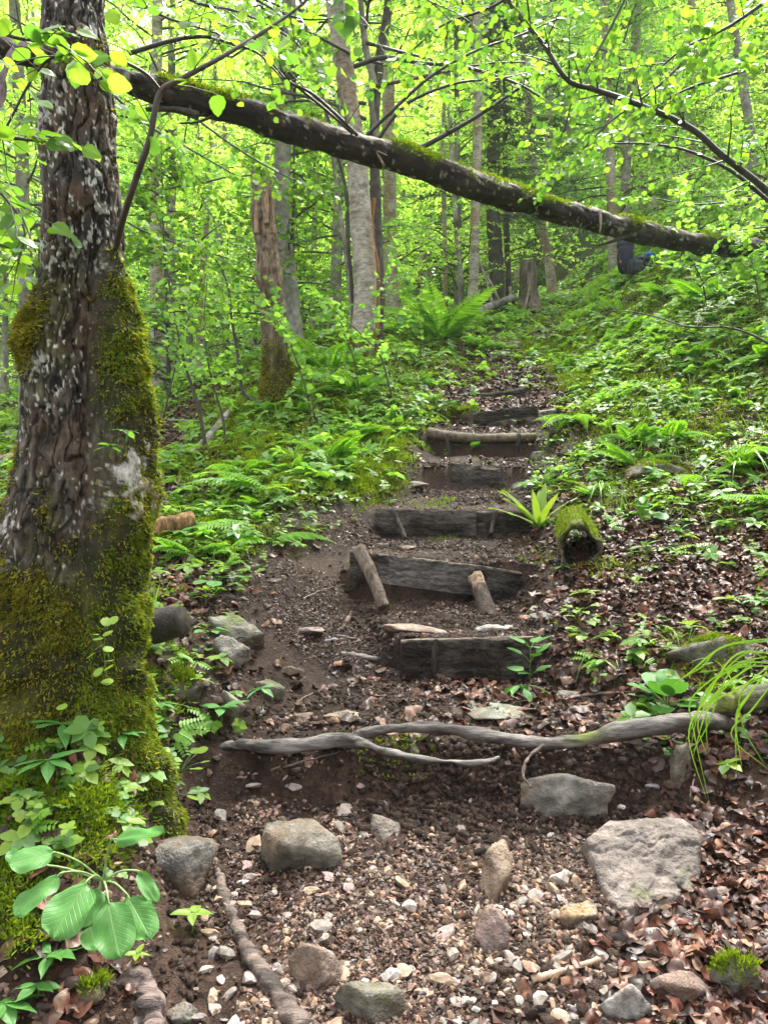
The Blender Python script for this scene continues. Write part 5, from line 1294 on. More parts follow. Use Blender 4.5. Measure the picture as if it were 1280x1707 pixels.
fern('tall upright pale green fern cluster above the steps, left of the slender birch', 735, 585, 1.35, [110, 150, 60, 200, 20, 250, 320, 90, 175, 0], 68, 1, 1, d=11.2)
fern('fern arching out flat and leaf shaped under the tall fern cluster', 790, 590, .8, [340, 300, 20, 260], 25, 0, 2, d=11.4)
fern('pale fern with one long frond reaching left toward the upper steps', 1005, 700, .62, [172, 40, 70], 22, 0, 3)
fern('fern with a short frond pointing left above the grass tuft', 1040, 760, .42, [175, 60, 100], 18, 1, 4)
fern('drooping lacy fern in front of the right hand thicket', 1120, 735, .62, [255, 200, 350, 300], 38, 2, 5)
fern('low fern with a frond toward the mossy stone', 1165, 795, .45, [178, 230, 20], 15, 1, 6)
fern('fern frond entering from the right edge above the leaf litter', 1300, 840, .5, [175, 210], 20, 0, 7)
fern('arching fern on the left bank beside the mossy mound', 455, 822, .75, [176, 150, 205, 120], 28, 0, 8)
fern('fern frond lying toward the mossy tree over the left bank', 430, 880, .55, [182, 165, 215], 20, 1, 9)
fern('fern spreading left just above the edge of the trail', 445, 905, .5, [200, 170, 235, 20], 25, 1, 10)
fern('bright yellow green fern mound beside the mossy tree', 320, 925, .42, [170, 190, 210, 150, 230, 130, 340, 10], 30, 0, 11)
fern('fern hanging in the dark hollow beside the mossy tree', 272, 770, .5, [300, 260, 340, 30], 35, 2, 12)
fern('light fern clump between the snag and the birch', 545, 620, .85, [30, 80, 130, 180, 230, 290, 340], 40, 0, 13)
fern('feathery light fern just left of the birch foot', 590, 655, .7, [10, 60, 120, 200, 250, 300], 42, 1, 14)
fern('small fern at the left side of the upper steps', 705, 690, .42, [170, 200, 340, 260], 20, 2, 15)
fern('tiny fern beside the pale step log', 690, 705, .3, [150, 190, 240], 18, 2, 16)
fern('fern by the fallen log on the upper right slope', 1110, 490, .6, [60, 100, 20, 140, 330, 200], 45, 1, 17)
fern('bright spreading fern on the slope at the upper right', 1180, 500, .8, [20, 80, 150, 200, 260, 330], 35, 0, 18)
fern('small fern low on the far right edge', 1290, 760, .4, [150, 180, 220], 35, 1, 19)
rng = np.random.default_rng(91)
for k in range(46):
    while True:
        px, py = rng.uniform(260, 1290), rng.uniform(450, 800)
        q = hit(px, py)[0]
        if veg(q[0:1], q[1:2], q[2:3])[0] > .5: break
    fern('small fern growing among the herbs of the green banks', px, py, rng.uniform(.28, .55), rng.uniform(0, 360, rng.integers(4, 8)), rng.uniform(25, 50), None, 1000 + k, 'small ferns scattered over the banks')

# ------------------------------------------------------------------ single plants
LM = {}
def leafobj(parent, key, mat_, pos, az, el, roll, s):
    if (key, mat_.name) not in LM:
        V, F, uv = leaf_grid(*key[0], **dict(key[1])); LM[(key, mat_.name)] = make_mesh('leaf', V, F, mat_, uv=uv)
    o = bpy.data.objects.new('leaf', LM[(key, mat_.name)]); COL.objects.link(o); o.parent = parent
    R = rot(np.eye(3), az, el, roll)                                     # rows = images of the axes
    M = mathutils.Matrix([[R[j][i] for j in range(3)] for i in range(3)])
    o.rotation_euler = M.to_euler(); o.location = tuple(pos - np.array(parent.location)); o.scale = (s, s, s)
    return o
def stemmesh(parent, segs, col=(.09, .17, .03), r=.002):
    A = Acc()
    for s in segs: V, Fs = tube(s[0], s[1] if len(s) > 1 else np.linspace(r, r * .6, len(s[0])), 6); A.add(V, Fs)
    V, Fs, _ = A.get(); part(parent, 'stem', V, Fs, M_twig, col=np.clip(np.array(col) * (1 + .3 * fbm(V * 30, 2, 3)[:, None]), .01, 1))
def rosette(label, px, py, n, L_, W_, prof='lance', el=(0, 35), hgt=.03, seed=0, mat_=HERO, droop=.3, fold=.2, group=None, d=None, spreadr=.01, azs=None, petiole=0.0, name='plant', tiers=1, tiltr=10, lift=0):
    d = None
    r = np.random.default_rng(seed); p = hit(px, py)[0] if d is None else P(px, py, d)
    t = thing(name, label, 'plant', p, group); top = p + [0, 0, hgt]; seg = []
    if hgt > .01: seg.append((spline([p - [0, 0, .01], (p + top) / 2 + r.normal(0, .004, 3), top], 8), np.linspace(.0025, .0018, 8)))
    for ti in range(tiers):
        c0 = p + (top - p) * ((ti + 1) / tiers)
        m = n if ti == tiers - 1 else max(2, n - 2)
        for k in range(m):
            a = (azs[k] if azs is not None else k * 360 / m + ti * 35 + r.uniform(-14, 14)); e = r.uniform(*el)
            dv = np.array([cos(radians(a)) * cos(radians(e)), sin(radians(a)) * cos(radians(e)), sin(radians(e))])
            pe = petiole * r.uniform(.6, 1.2); q = c0 + dv * (spreadr + pe)
            if pe > 0: seg.append((spline([c0, (c0 + q) / 2 + [0, 0, .1 * pe], q], 6), np.linspace(.002, .0014, 6)))
            leafobj(t, ((L_, W_), (('prof', prof), ('nu', 11), ('nv', 9), ('droop', droop), ('fold', fold), ('seed', seed % 3))), mat_, q, a, e - (15 if petiole else 0), r.uniform(-tiltr, tiltr), r.uniform(.78, 1.12))
    if seg: stemmesh(t, seg)
    return t
# the big broad leaved plant at bottom left: every leaf where the photo has it (base, tip, width in picture px, distance)
p = P(172, 1470, 2.02)
t = thing('broad_leaved_plant', 'large plant with big oval leaves low at the left edge of the trail', 'plant', hit(172, 1490)[0])
segs = []
for k, (bx, by, tx, ty, w, d0, d1, fc) in enumerate([
  (185, 1402, 270, 1380, 38, 1.98, 1.93, .2), (95, 1422, 14, 1436, 52, 1.95, 1.90, .3), (105, 1455, 22, 1522, 44, 1.93, 1.84, .3), (148, 1466, 86, 1560, 76, 1.92, 1.80, .6),
  (180, 1498, 198, 1590, 66, 1.92, 1.80, .6), (212, 1492, 250, 1560, 52, 1.97, 1.88, .5), (166, 1478, 140, 1545, 44, 2.0, 1.93, .5), (228, 1452, 262, 1502, 26, 2.0, 1.95, .4), (40, 1440, 12, 1420, 28, 1.97, 1.96, .3), (150, 1540, 160, 1580, 40, 1.98, 1.9, .6)]):
    B = P(bx, by, d0); T_ = P(tx, ty, d1); L_ = np.linalg.norm(T_ - B); W_ = w / 1280 * (d0 + d1) / 2
    V, F, uv = leaf_grid(L_, W_, 'spoon', 16, 13, droop=.10, fold=.10, wave=.09, seed=k)
    y = nrm(T_ - B); nv_ = nrm(np.array([0, -fc - .15, 1.0])); x = nrm(np.cross(y, nv_)); z = np.cross(x, y)
    V = V @ np.stack([x, y, z]) + B
    part(t, 'leaf', V, F, HERO, uv=uv)
    segs.append((spline([p, (p + B) / 2 + [0, 0, .012], B, B + (T_ - B) * .12], 14), np.linspace(.0035, .002, 14)))
stemmesh(t, segs, (.22, .33, .12))
def whorl(label, px, py, d, n, Lpx, seed, el=(-15, 25), azs=None, prof='lance', wr=.36, mat_=HERO, hgt=45, stuck=False):
    """a leafy shoot whose top sits at the picture point, on a stem down to the ground"""
    d = d if stuck else hit(px, py + hgt)[0][1] + .02; top = P(px, py, d); z = top[2] - .03 if stuck else h1(top[0], top[1]); L_ = Lpx / 1280 * d; r = np.random.default_rng(seed)
    t = thing('plant', label, 'plant', (top[0], top[1], z)); segs = [(spline([(top[0], top[1], z - .01), (top + [0, 0, z - top[2]] ) * .5 + top * .5 + [.004, 0, 0] if False else (np.array([top[0], top[1], z]) + top) / 2 + [.004, 0, 0], top], 8), np.linspace(.003, .002, 8))]
    for k in range(n):
        a = azs[k] if azs is not None else k * 360 / n + r.uniform(-15, 15); e = r.uniform(*el)
        leafobj(t, ((1.0, wr), (('prof', prof), ('nu', 11), ('nv', 9), ('droop', .22), ('fold', .18), ('seed', seed % 3))), mat_, top + [0, 0, -.004], a, e, r.uniform(-12, 12), L_ * r.uniform(.8, 1.1))
    stemmesh(t, segs); return t
whorl('shoot with long pointed leaves in front of the mossy tree foot', 104, 1205, 2.12, 7, 62, 1, azs=[178, 215, 245, 300, 350, 20, 100])
whorl('shoot with pointed leaves right of the first one by the tree foot', 203, 1220, 2.12, 6, 52, 2, azs=[190, 235, 290, 330, 20, 120])
whorl('lower shoot with drooping pointed leaves by the tree foot', 82, 1265, 2.0, 7, 62, 3, azs=[182, 210, 240, 290, 330, 10, 60])
whorl('pointed leaved shoot at the right side of the mossy tree foot', 265, 1172, 2.3, 7, 44, 4, azs=[175, 225, 290, 330, 20, 80, 130])
whorl('lance leaved shoot at the bottom left below the broad leaves', 85, 1588, 1.78, 6, 66, 5, azs=[150, 195, 275, 310, 35, 330], wr=.42)
whorl('small shoot under the lance leaved one at the bottom left', 62, 1640, 1.78, 5, 40, 6, azs=[190, 240, 330, 20, 100], wr=.5)
whorl('shoot with long leaves cut by the bottom left corner', 8, 1672, 1.72, 6, 58, 7, azs=[30, 80, 150, 270, 310, 350], wr=.45)
whorl('bright seedling with five leaves beside the thin trail root', 320, 1520, 2.1, 5, 38, 8, azs=[150, 200, 285, 80, 30], prof='ovate', wr=.5, mat_=HERB)
whorl('tiny pale green seedling under the broad leaved plant', 228, 1588, 1.95, 5, 22, 9, prof='ovate', wr=.5, mat_=HERB)
whorl('dark green shoot in front of the long weathered stone', 368, 1178, 2.9, 7, 44, 10, azs=[10, 40, 170, 250, 280, 320, 120], wr=.4)
whorl('small dark shoot on the round olive stone', 436, 1145, 3.1, 4, 28, 11, azs=[170, 220, 320, 20], prof='ovate', wr=.42)
whorl('thin seedling with two opposite leaves above the dark mossy stone', 330, 1130, 3.05, 4, 34, 12, azs=[170, 15, 100, 260], wr=.4, mat_=HERB)
rosette('heart leaved plant on the left of the trail', 362, 985, 5, .085, .085, 'round', (0, 30), .05, 21, HERO, .15, .1, petiole=.07)
rosette('dark heart leaved sprig between the stones on the left', 348, 1075, 6, .06, .045, 'ovate', (-10, 35), .06, 22, HERO, .2, .15, petiole=.04)
rosette('small leafy sprig beside the sawn log end', 343, 1010, 6, .055, .03, 'lance', (0, 50), .08, 23, HERB, tiers=2)
rosette('cluster of round scalloped leaves right of the mossy tree foot', 300, 1300, 9, .045, .048, 'round', (5, 45), .02, 24, HERB, .08, .05, petiole=.085, d=2.5)
rosette('round scalloped leaf pair below the cluster', 298, 1335, 3, .045, .045, 'round', (0, 30), .02, 25, HERB, .08, .05, petiole=.03, d=2.42)
rosette('small round leaved seedling at the left edge', 25, 1360, 4, .04, .04, 'round', (0, 40), .03, 26, HERB, .08, .05, petiole=.035, d=2.1)
rosette('tiny two leaved seedling on the earth bank', 612, 1272, 2, .022, .022, 'round', (5, 30), .01, 27, HERB, petiole=.01)
rosette('bright strap leaved plant at the right end of the third step', 897, 885, 11, .33, .062, 'strap', (35, 80), .02, 28, HERB, .25, .2, azs=[170, 100, 60, 200, 140, 300, 20, 240, 190, 80, 160])
rosette('broad leaved plant on the thick root at the right', 1112, 1190, 13, .135, .105, 'spoon', (10, 65), .03, 29, HERO, .12, .08, petiole=.05, d=3.02)
rosette('clover like sprigs under the broad leaves on the root', 1108, 1212, 8, .035, .035, 'round', (-20, 30), .02, 30, HERB, petiole=.04, d=3.0)
rosette('tall leafy plant in front of the lowest board', 884, 1150, 5, .10, .065, 'ovate', (10, 60), .20, 31, HERO, .15, .1, petiole=.04, tiers=3, d=3.75)
rosette('low drooping plant at the right foot of the lowest board', 868, 1165, 6, .12, .05, 'lance', (-25, 25), .06, 32, HERO, .35, .15, petiole=.02, d=3.65)
rosette('dotted seedlings with round leaves on the mossy earth right of the lowest board', 985, 1085, 9, .055, .05, 'round', (-10, 45), .05, 33, HERB, petiole=.09)
rosette('sprig of round leaves above the mossy earth', 965, 1050, 7, .05, .045, 'ovate', (0, 40), .08, 34, HERB, petiole=.07, tiers=2)
rosette('broad heart leaved plant above the dead leaves on the right', 1075, 865, 6, .12, .11, 'round', (-5, 35), .05, 35, HERO, .15, .08, petiole=.07)
rosette('broad heart leaved plant right of the first one on the leaf litter', 1118, 858, 5, .11, .10, 'round', (-5, 35), .06, 36, HERO, .15, .08, petiole=.06)
rosette('pointed leaved plant in the middle of the right hand leaf litter', 1075, 930, 7, .09, .04, 'lance', (0, 45), .07, 37, HERO, .25, .15, tiers=2)
rosette('second pointed leaved plant on the right hand leaf litter', 1130, 912, 6, .10, .045, 'lance', (0, 50), .10, 38, HERO, .25, .15)
rosette('small pale leaved seedling below the hollow log', 975, 1005, 6, .10, .045, 'lance', (-5, 25), .06, 39, HERB, .2, .15)
rosette('sprig in front of the hollow log mouth', 938, 955, 5, .08, .035, 'lance', (-5, 20), .04, 40, HERO, .2, .15)
rosette('bright three leaved seedling on the leaf litter', 1060, 990, 4, .05, .045, 'ovate', (10, 70), .06, 41, HERB)
rosette('seedling with glossy leaves above the mossy boulder', 1150, 1065, 5, .075, .04, 'lance', (0, 60), .06, 42, HERB)
rosette('pale serrated seedling on the right of the leaf litter', 1215, 1015, 6, .09, .04, 'lance', (-5, 30), .05, 43, HERB)
rosette('leafy seedling by the right edge under the slope', 1262, 1020, 6, .09, .045, 'lance', (-5, 30), .06, 44, HERO)
rosette('glossy leaf rosette on the sixth step board', 850, 705, 9, .11, .07, 'spoon', (-5, 50), .03, 45, HERO, .2, .1, petiole=.06)
rosette('pair of round glossy leaves under the pale step log', 782, 758, 5, .10, .085, 'round', (0, 60), .03, 46, HERO, .15, .1, petiole=.06, azs=[170, 300, 140, 330, 60])
rosette('leafy plant on the left bank above the pale step log', 745, 690, 7, .10, .07, 'ovate', (0, 45), .09, 47, HERO, petiole=.06, tiers=2)
rosette('small plant right of the pale step log', 925, 745, 6, .08, .055, 'ovate', (0, 40), .05, 48, HERO, petiole=.04)
rosette('small sprouting weed on the bare left bank', 518, 895, 6, .09, .03, 'lance', (0, 50), .05, 49, HERB, tiers=2)
rosette('broad pale leaf plant at the lower end of the green left bank', 398, 830, 6, .13, .08, 'ovate', (0, 35), .08, 50, HERB, petiole=.05)
rosette('star leaved plant by the moss on the left bank', 455, 835, 7, .12, .04, 'lance', (-5, 25), .10, 51, HERB)
rng = np.random.default_rng(14)
for k in range(34):                                                     # clover over the tree foot
    px, py = rng.uniform(120, 262), rng.uniform(1170, 1400)
    rosette('little three leaved wood sorrel at the foot of the mossy tree', px, py, 3, .020, .024, 'heart', (-5, 25), .018, 1400 + k, HERB, .1, .1, group='wood sorrel at the foot of the mossy tree', name='wood_sorrel', spreadr=.001)
t = thing('climbing_plant', 'small yellow green leaved creeper climbing the front of the mossy tree', 'climber', P(180, 1130, 2.38)); sg = []
vp = [(188, 1028), (172, 1030), (150, 1058), (168, 1063), (172, 1075), (184, 1078), (178, 1102), (168, 1113), (176, 1132), (186, 1136), (190, 1108), (160, 1088), (96, 1178), (182, 1052)]
for k, (a, b_) in enumerate(vp): leafobj(t, ((1.0, .95), (('prof', 'round'), ('nu', 9), ('nv', 7), ('droop', .1), ('fold', .05), ('seed', 1))), HERB, P(a, b_, 2.36), rng.uniform(200, 340), rng.uniform(-40, 30), rng.uniform(-30, 30), .034)
for a in ((176, 1028), (165, 1060)): sg.append((spline([P(180, 1140, 2.42), P(174, 1095, 2.41), P(a[0], a[1], 2.40)], 12), np.linspace(.0015, .001, 12)))
stemmesh(t, sg, (.12, .16, .03))
whorl('small bright sprout growing out of the side stem of the mossy tree', 183, 742, 2.30, 7, 24, 15, prof='ovate', wr=.5, mat_=HAZ, stuck=True)
whorl('second bright sprout on the side stem of the mossy tree', 210, 716, 2.32, 5, 24, 16, prof='ovate', wr=.5, mat_=HAZ, stuck=True)
# grass tufts
def tuft(label, px, py, n, L_, seed, d=None, azr=(0, 360), w=.035, arch=(.4, 1.1), name='grass_tuft'):
    r = np.random.default_rng(seed); p = hit(px, py)[0] if d is None else P(px, py, d); A = Acc()
    for k in range(n):
        V, F = blade(k, L_ * r.uniform(.55, 1.1), w * r.uniform(.6, 1.1), r.uniform(*arch), 12)
        V = rot(V, r.uniform(*azr), r.uniform(-8, 8)); A.add(V + p + r.normal(0, .015, 3) * [1, 1, 0], F)
    V, Fs, _ = A.get(); return solo(name, V, Fs, GRASS, label, 'grass', loc=p)
tuft('drooping bright grass tuft above the hollow log', 1002, 825, 60, .34, 1, arch=(.7, 1.3))
tuft('tall light grass tuft at the right edge of the slope', 1235, 790, 70, .55, 2)
tuft('sparse grass tuft below the fern on the right slope', 1060, 700, 30, .36, 3)
tuft('small grass tuft on the bare left bank', 520, 890, 26, .18, 4)
tuft('grass tuft among the herbs on the left bank', 490, 770, 36, .34, 5)
tuft('grassy clump at the edge of the left bank', 405, 925, 30, .22, 6)
tuft('grass tuft at the right of the pale step log', 930, 715, 30, .26, 7)
tuft('grass clump behind the moss mound on the left bank', 650, 700, 40, .34, 8)
tuft('grass clump left of the upper steps', 700, 640, 40, .4, 9)
tuft('tuft of grass left of the birch foot', 590, 690, 34, .4, 10)
t_ = tuft('long arching grass hanging over the root at the right', 1225, 1150, 2, .3, 11, d=2.9)
A = Acc()
for k, pp in enumerate([[(1290, 1085), (1215, 1100), (1160, 1165), (1150, 1230), (1180, 1340)], [(1290, 1105), (1225, 1125), (1180, 1180), (1158, 1270)], [(1290, 1065), (1205, 1072), (1160, 1110), (1120, 1140)], [(1260, 1110), (1190, 1150), (1172, 1200), (1172, 1260)], [(1290, 1120), (1250, 1160), (1240, 1220), (1280, 1290)], [(1275, 1130), (1240, 1155), (1232, 1200), (1240, 1290)], [(1290, 1095), (1240, 1105), (1190, 1150), (1160, 1250)]] * 2):
    pp = [(a + RNG.normal(0, 9), b_ + RNG.normal(0, 9)) for a, b_ in pp]
    c = spline([P(a, b_, 2.75 + .02 * k) for a, b_ in pp], 26); w = .0036 * np.sin(pi * np.linspace(.15, 1, 26)) ** .6
    s_ = nrm(np.cross(np.gradient(c, axis=0), [0.3, -1, .2])); V = np.stack([c - s_ * w[:, None], c + s_ * w[:, None]], 1).reshape(-1, 3)
    A.add(V, np.array([[2 * i, 2 * i + 1, 2 * i + 3, 2 * i + 2] for i in range(25)]))
V, Fs, _ = A.get(); part(t_, 'blade', V, Fs, GRASS)
# ------------------------------------------------------------------ hollow mossy log stub
c0 = hit(958, 938)[0]
ax = nrm(np.array([.18, .9, .16])); n, m = 60, 54; s = np.linspace(0, .55, n); a = np.linspace(0, 2 * pi, m, endpoint=False)
xx_ = nrm(np.cross(ax, [0, 0, 1])); zz_ = np.cross(xx_, ax)
prof = .115 * (1 + .45 * np.exp(-((np.abs(a - pi / 2)) / .5) ** 2) + .1 * np.cos(3 * a))
def ring(sc): return c0 + np.array([0, -.10, .09]) + ax * 0 + (xx_ * (np.cos(a) * prof * sc * 1.05)[:, None] + zz_ * (np.sin(a) * prof * sc)[:, None])
Vo = (ring(1)[None] + ax * s[:, None, None]).reshape(-1, 3); Vi = (ring(.80)[None] + ax * s[:, None, None]).reshape(-1, 3)
do = nrm(Vo - np.repeat((c0 + [0, -.10, .09] + ax * s[:, None]), m, 0)); Vo = Vo + do * (fbm(Vo * 14, 4, 5) * .02)[:, None]; Vi = Vi + do * (fbm(Vi * 20, 3, 6) * .012)[:, None]; fr_ = np.repeat(np.exp(-s / .05), m)[:, None]; Vo = Vo + ax * fr_ * fbm(Vo * 18, 3, 8)[:, None] * .05; Vi = Vi + ax * fr_ * fbm(Vi * 18, 3, 8)[:, None] * .05
i = np.arange(n - 1)[:, None] * m; j = np.arange(m)[None]; j2 = (j + 1) % m
Fo = np.stack([i + j, i + j2, i + m + j2, i + m + j], -1).reshape(-1, 4); Fi = Fo[:, ::-1] + n * m
rim = np.array([[k, (k + 1) % m, n * m + (k + 1) % m, n * m + k] for k in range(m)])[:, ::-1]; V = np.vstack([Vo, Vi])
cl = np.array([.13, .11, .07]) * (1 + .5 * fbm(V * np.array([30, 8, 30]), 3, 5)[:, None]); mm = np.clip(np.concatenate([do, do * 0])[:, 2:3] * 1.6 + fbm(V * 10, 3, 7)[:, None] * .6, 0, 1)
cl = cl + (np.array([.12, .15, .012]) - cl) * mm; cl[n * m:] = np.array([.02, .014, .009])  # inner wall near black, shade of the mouth put into its colour
t = thing('hollow_log', 'short hollow log end with a dark mouth and mossy roof right of the steps', 'log', c0)
part(t, 'log', V, [Fo, Fi, rim], M_log, col=np.clip(cl, .008, 1))
mm[:n * m, 0] *= np.repeat(s > .03, m)
k = RNG.choice(n * m, 3000, p=(mm[:n * m, 0] ** 2 + 1e-9) / (mm[:n * m, 0] ** 2 + 1e-9).sum())
T, TF = scatter(MB_T * [1.5, 1, 1], MB_F, Vo[k] + RNG.normal(0, .005, (len(k), 3)), frames(nrm(do[k] + RNG.normal(0, .4, (len(k), 3))), rand_dir(len(k))), RNG.uniform(.008, .018, len(k)))
part(t, 'moss', T, TF, MOSSG, smooth=False)

# ------------------------------------------------------------------ packs left by hikers in the undergrowth
pc = hit(1062, 462)[0]; pc[2] += .0
def blob(c, sx, sy, sz, pw=2.6, seed=0, n=26, wr=.02):
    u = np.linspace(0, pi, n); v_ = np.linspace(0, 2 * pi, 2 * n, endpoint=False); U, Vv = np.meshgrid(u, v_, indexing='ij')
    sg = lambda w: np.sign(w) * np.abs(w) ** (2 / pw)
    X = sg(np.sin(U)) * sg(np.cos(Vv)); Y = sg(np.sin(U)) * sg(np.sin(Vv)); Z = sg(np.cos(U)); V = np.stack([X * sx, Y * sy, Z * sz], -1).reshape(-1, 3)
    V = V * (1 + wr * fbm(V * 12, 3, seed)[:, None]); m = 2 * n; i = np.arange(n - 1)[:, None] * m; j = np.arange(m)[None]; j2 = (j + 1) % m
    return V + c, np.stack([i + j, i + m + j, i + m + j2, i + j2], -1).reshape(-1, 4)
def cc_(c, n): return np.tile(np.array(c, float), (n, 1))
dp = pc[1]; px1 = P(1062, 446, dp)
t = thing('backpack', 'round black and grey backpack lying in the ferns under the fallen log', 'backpack', (px1[0], dp, px1[2] - .2))
V, F = blob(px1, .18, .15, .15, 2.8, 1); part(t, 'body', V, F, M_cloth, col=cc_((.012, .018, .026), len(V)))
V, F = blob(px1 + [-.03, -.15, -.03], .13, .05, .10, 3, 2); part(t, 'pocket', V, F, M_cloth, col=cc_((.02, .03, .04), len(V)))
V, F = blob(px1 + [.06, -.02, .12], .13, .12, .045, 3, 3); part(t, 'lid', V, F, M_cloth, col=cc_((.03, .05, .06), len(V)))
for s in (-.1, .07): V, Fs = tube(spline([px1 + [s, -.12, .18], px1 + [s - .02, -.2, .02], px1 + [s, -.14, -.16]], 16), .012, 6); part(t, 'strap', V, Fs, M_cloth, col=cc_((.01, .01, .012), len(V)))
p2 = P(1042, 424, dp + .1)
t = thing('backpack', 'dark navy backpack standing behind the round one, with an orange tag', 'backpack', (p2[0], p2[1], p2[2] - .35))
V, F = blob(p2 + [0, 0, -.05], .12, .13, .27, 3, 4); part(t, 'body', V, F, M_cloth, col=cc_((.010, .014, .04), len(V)))
V, F = blob(p2 + [0, 0, .17], .13, .13, .07, 3, 5); part(t, 'lid', V, F, M_cloth, col=cc_((.012, .016, .055), len(V)))
V, F = blob(P(1034, 436, dp - .05), .014, .012, .022, 4, 6); part(t, 'tag', V, F, M_cloth, col=cc_((.65, .12, .05), len(V)))
V, Fs = tube(spline([p2 + [-.1, -.1, .1], p2 + [-.17, -.14, -.1], p2 + [-.08, -.12, -.28]], 14), .014, 6); part(t, 'strap', V, Fs, M_cloth, col=cc_((.01, .01, .015), len(V)))
V, F = blob(P(1082, 425, dp + .1), .09, .07, .045, 2.4, 7, wr=.08)
solo('rolled_jacket', V, F, M_cloth, 'bright blue rolled jacket lying behind the round backpack', 'jacket', loc=P(1082, 425, dp + .1), col=cc_((.01, .10, .42), len(V)))

# ------------------------------------------------------------------ hazel saplings and boughs near the camera
def B(label, pts, r0, r1, ntw, tl, ll, seed, name='hazel_branch', cat='branch', **k):
    return branch_thing(name, label, [tuple(P(*a)) for a in pts], r0, r1, ntw, tl, ll, seed, cat=cat, **k)
B('dark hazel stem curving up from behind the mossy tree to the top', [(190, 430, 2.75), (204, 368, 2.5), (226, 300, 2.35), (250, 228, 2.3), (266, 155, 2.28), (300, 132, 2.28), (350, 105, 2.3), (400, 76, 2.35), (450, 45, 2.4), (505, 5, 2.45), (560, -50, 2.5)], .012, .004, 8, .22, .06, 611, start=.25, n=60, gap=.09, per=1, leafN_on=True, woodcol=(.075, .055, .045))
B('thin twig arching left across the front of the mossy tree', [(268, 150, 2.28), (240, 120, 2.24), (190, 97, 2.2), (125, 89, 2.18), (82, 98, 2.18), (48, 140, 2.18), (14, 205, 2.2), (-10, 250, 2.2)], .0055, .003, 7, .15, .055, 612, start=.45, n=50, gap=.08, per=1, leafN_on=True, woodcol=(.05, .038, .035))
for k, (lb, pts) in enumerate([
 ('hanging leafy hazel bough at the top left corner', [(-160, -80, 2.2), (-60, 20, 2.15), (20, 60, 2.1), (90, 70, 2.1), (130, 90, 2.1)]),
 ('leafy hazel bough reaching in below the fallen log at far left', [(-170, 150, 2.3), (-80, 200, 2.25), (0, 225, 2.2), (70, 235, 2.2), (100, 240, 2.2)]),
 ('drooping hazel bough at the left edge with large leaves', [(-160, 230, 2.4), (-60, 270, 2.4), (0, 320, 2.4), (40, 380, 2.4), (30, 440, 2.4)]),
 ('twiggy hazel bough at the left edge beside the trunk', [(-120, 380, 2.7), (-30, 400, 2.7), (30, 420, 2.7), (80, 470, 2.7)]),
 ('leafy twig hanging at the far left edge above the trunk base', [(-150, 120, 2.9), (-60, 250, 2.9), (20, 330, 2.9), (60, 420, 2.9)])]):
    B(lb, pts, .007, .003, 12, .24, .066, 620 + k, start=.2, n=30, gap=.045, per=1, tilt=50, leafN_on=True)
for k, (lb, pts) in enumerate([
 ('leafy hazel bough along the top edge right of the mossy trunk', [(120, -140, 2.6), (200, -30, 2.55), (260, 20, 2.5), (330, 45, 2.5), (380, 60, 2.5)]),
 ('hazel bough with hanging leaves at the top, left of the birch', [(300, -160, 2.9), (370, -60, 2.8), (430, 0, 2.8), (500, 30, 2.8), (560, 30, 2.8)]),
 ('leafy twig with one large bright leaf in front of the birch', [(520, -140, 2.4), (550, -60, 2.4), (575, -10, 2.4), (582, 15, 2.4)]),
 ('hazel bough with small leaves hanging right of the birch top', [(560, -200, 3.6), (640, -80, 3.6), (700, -10, 3.6), (760, 20, 3.6)])]):
    B(lb, pts, .006, .0025, 11, .26, .055, 640 + k, start=.25, n=30, gap=.06, per=1, tilt=48, leafN_on=True)
t = thing('hazel_leaf', 'single large bright green hazel leaf hanging in front of the birch', 'leaf', P(582, 10, 2.35))
V, F, uv = leaf_grid(.098, .082, 'ovate', 18, 13, droop=.05, fold=.08, wave=.05, seed=4); edge = np.abs(uv[:, 0:1]) > .0
V = V @ np.stack([nrm([1, .1, .1]), nrm([-.05, -.15, -1]), nrm([.1, -1, .15])]) + P(578, 14, 2.35); part(t, 'leaf', V, F, HAZ, uv=uv)
V, Fs = tube(spline([P(584, -40, 2.38), P(582, -10, 2.36), P(578, 16, 2.35)], 8), .0012, 5); part(t, 'stem', V, Fs, M_twig, col=cc_((.12, .2, .04), len(V)))
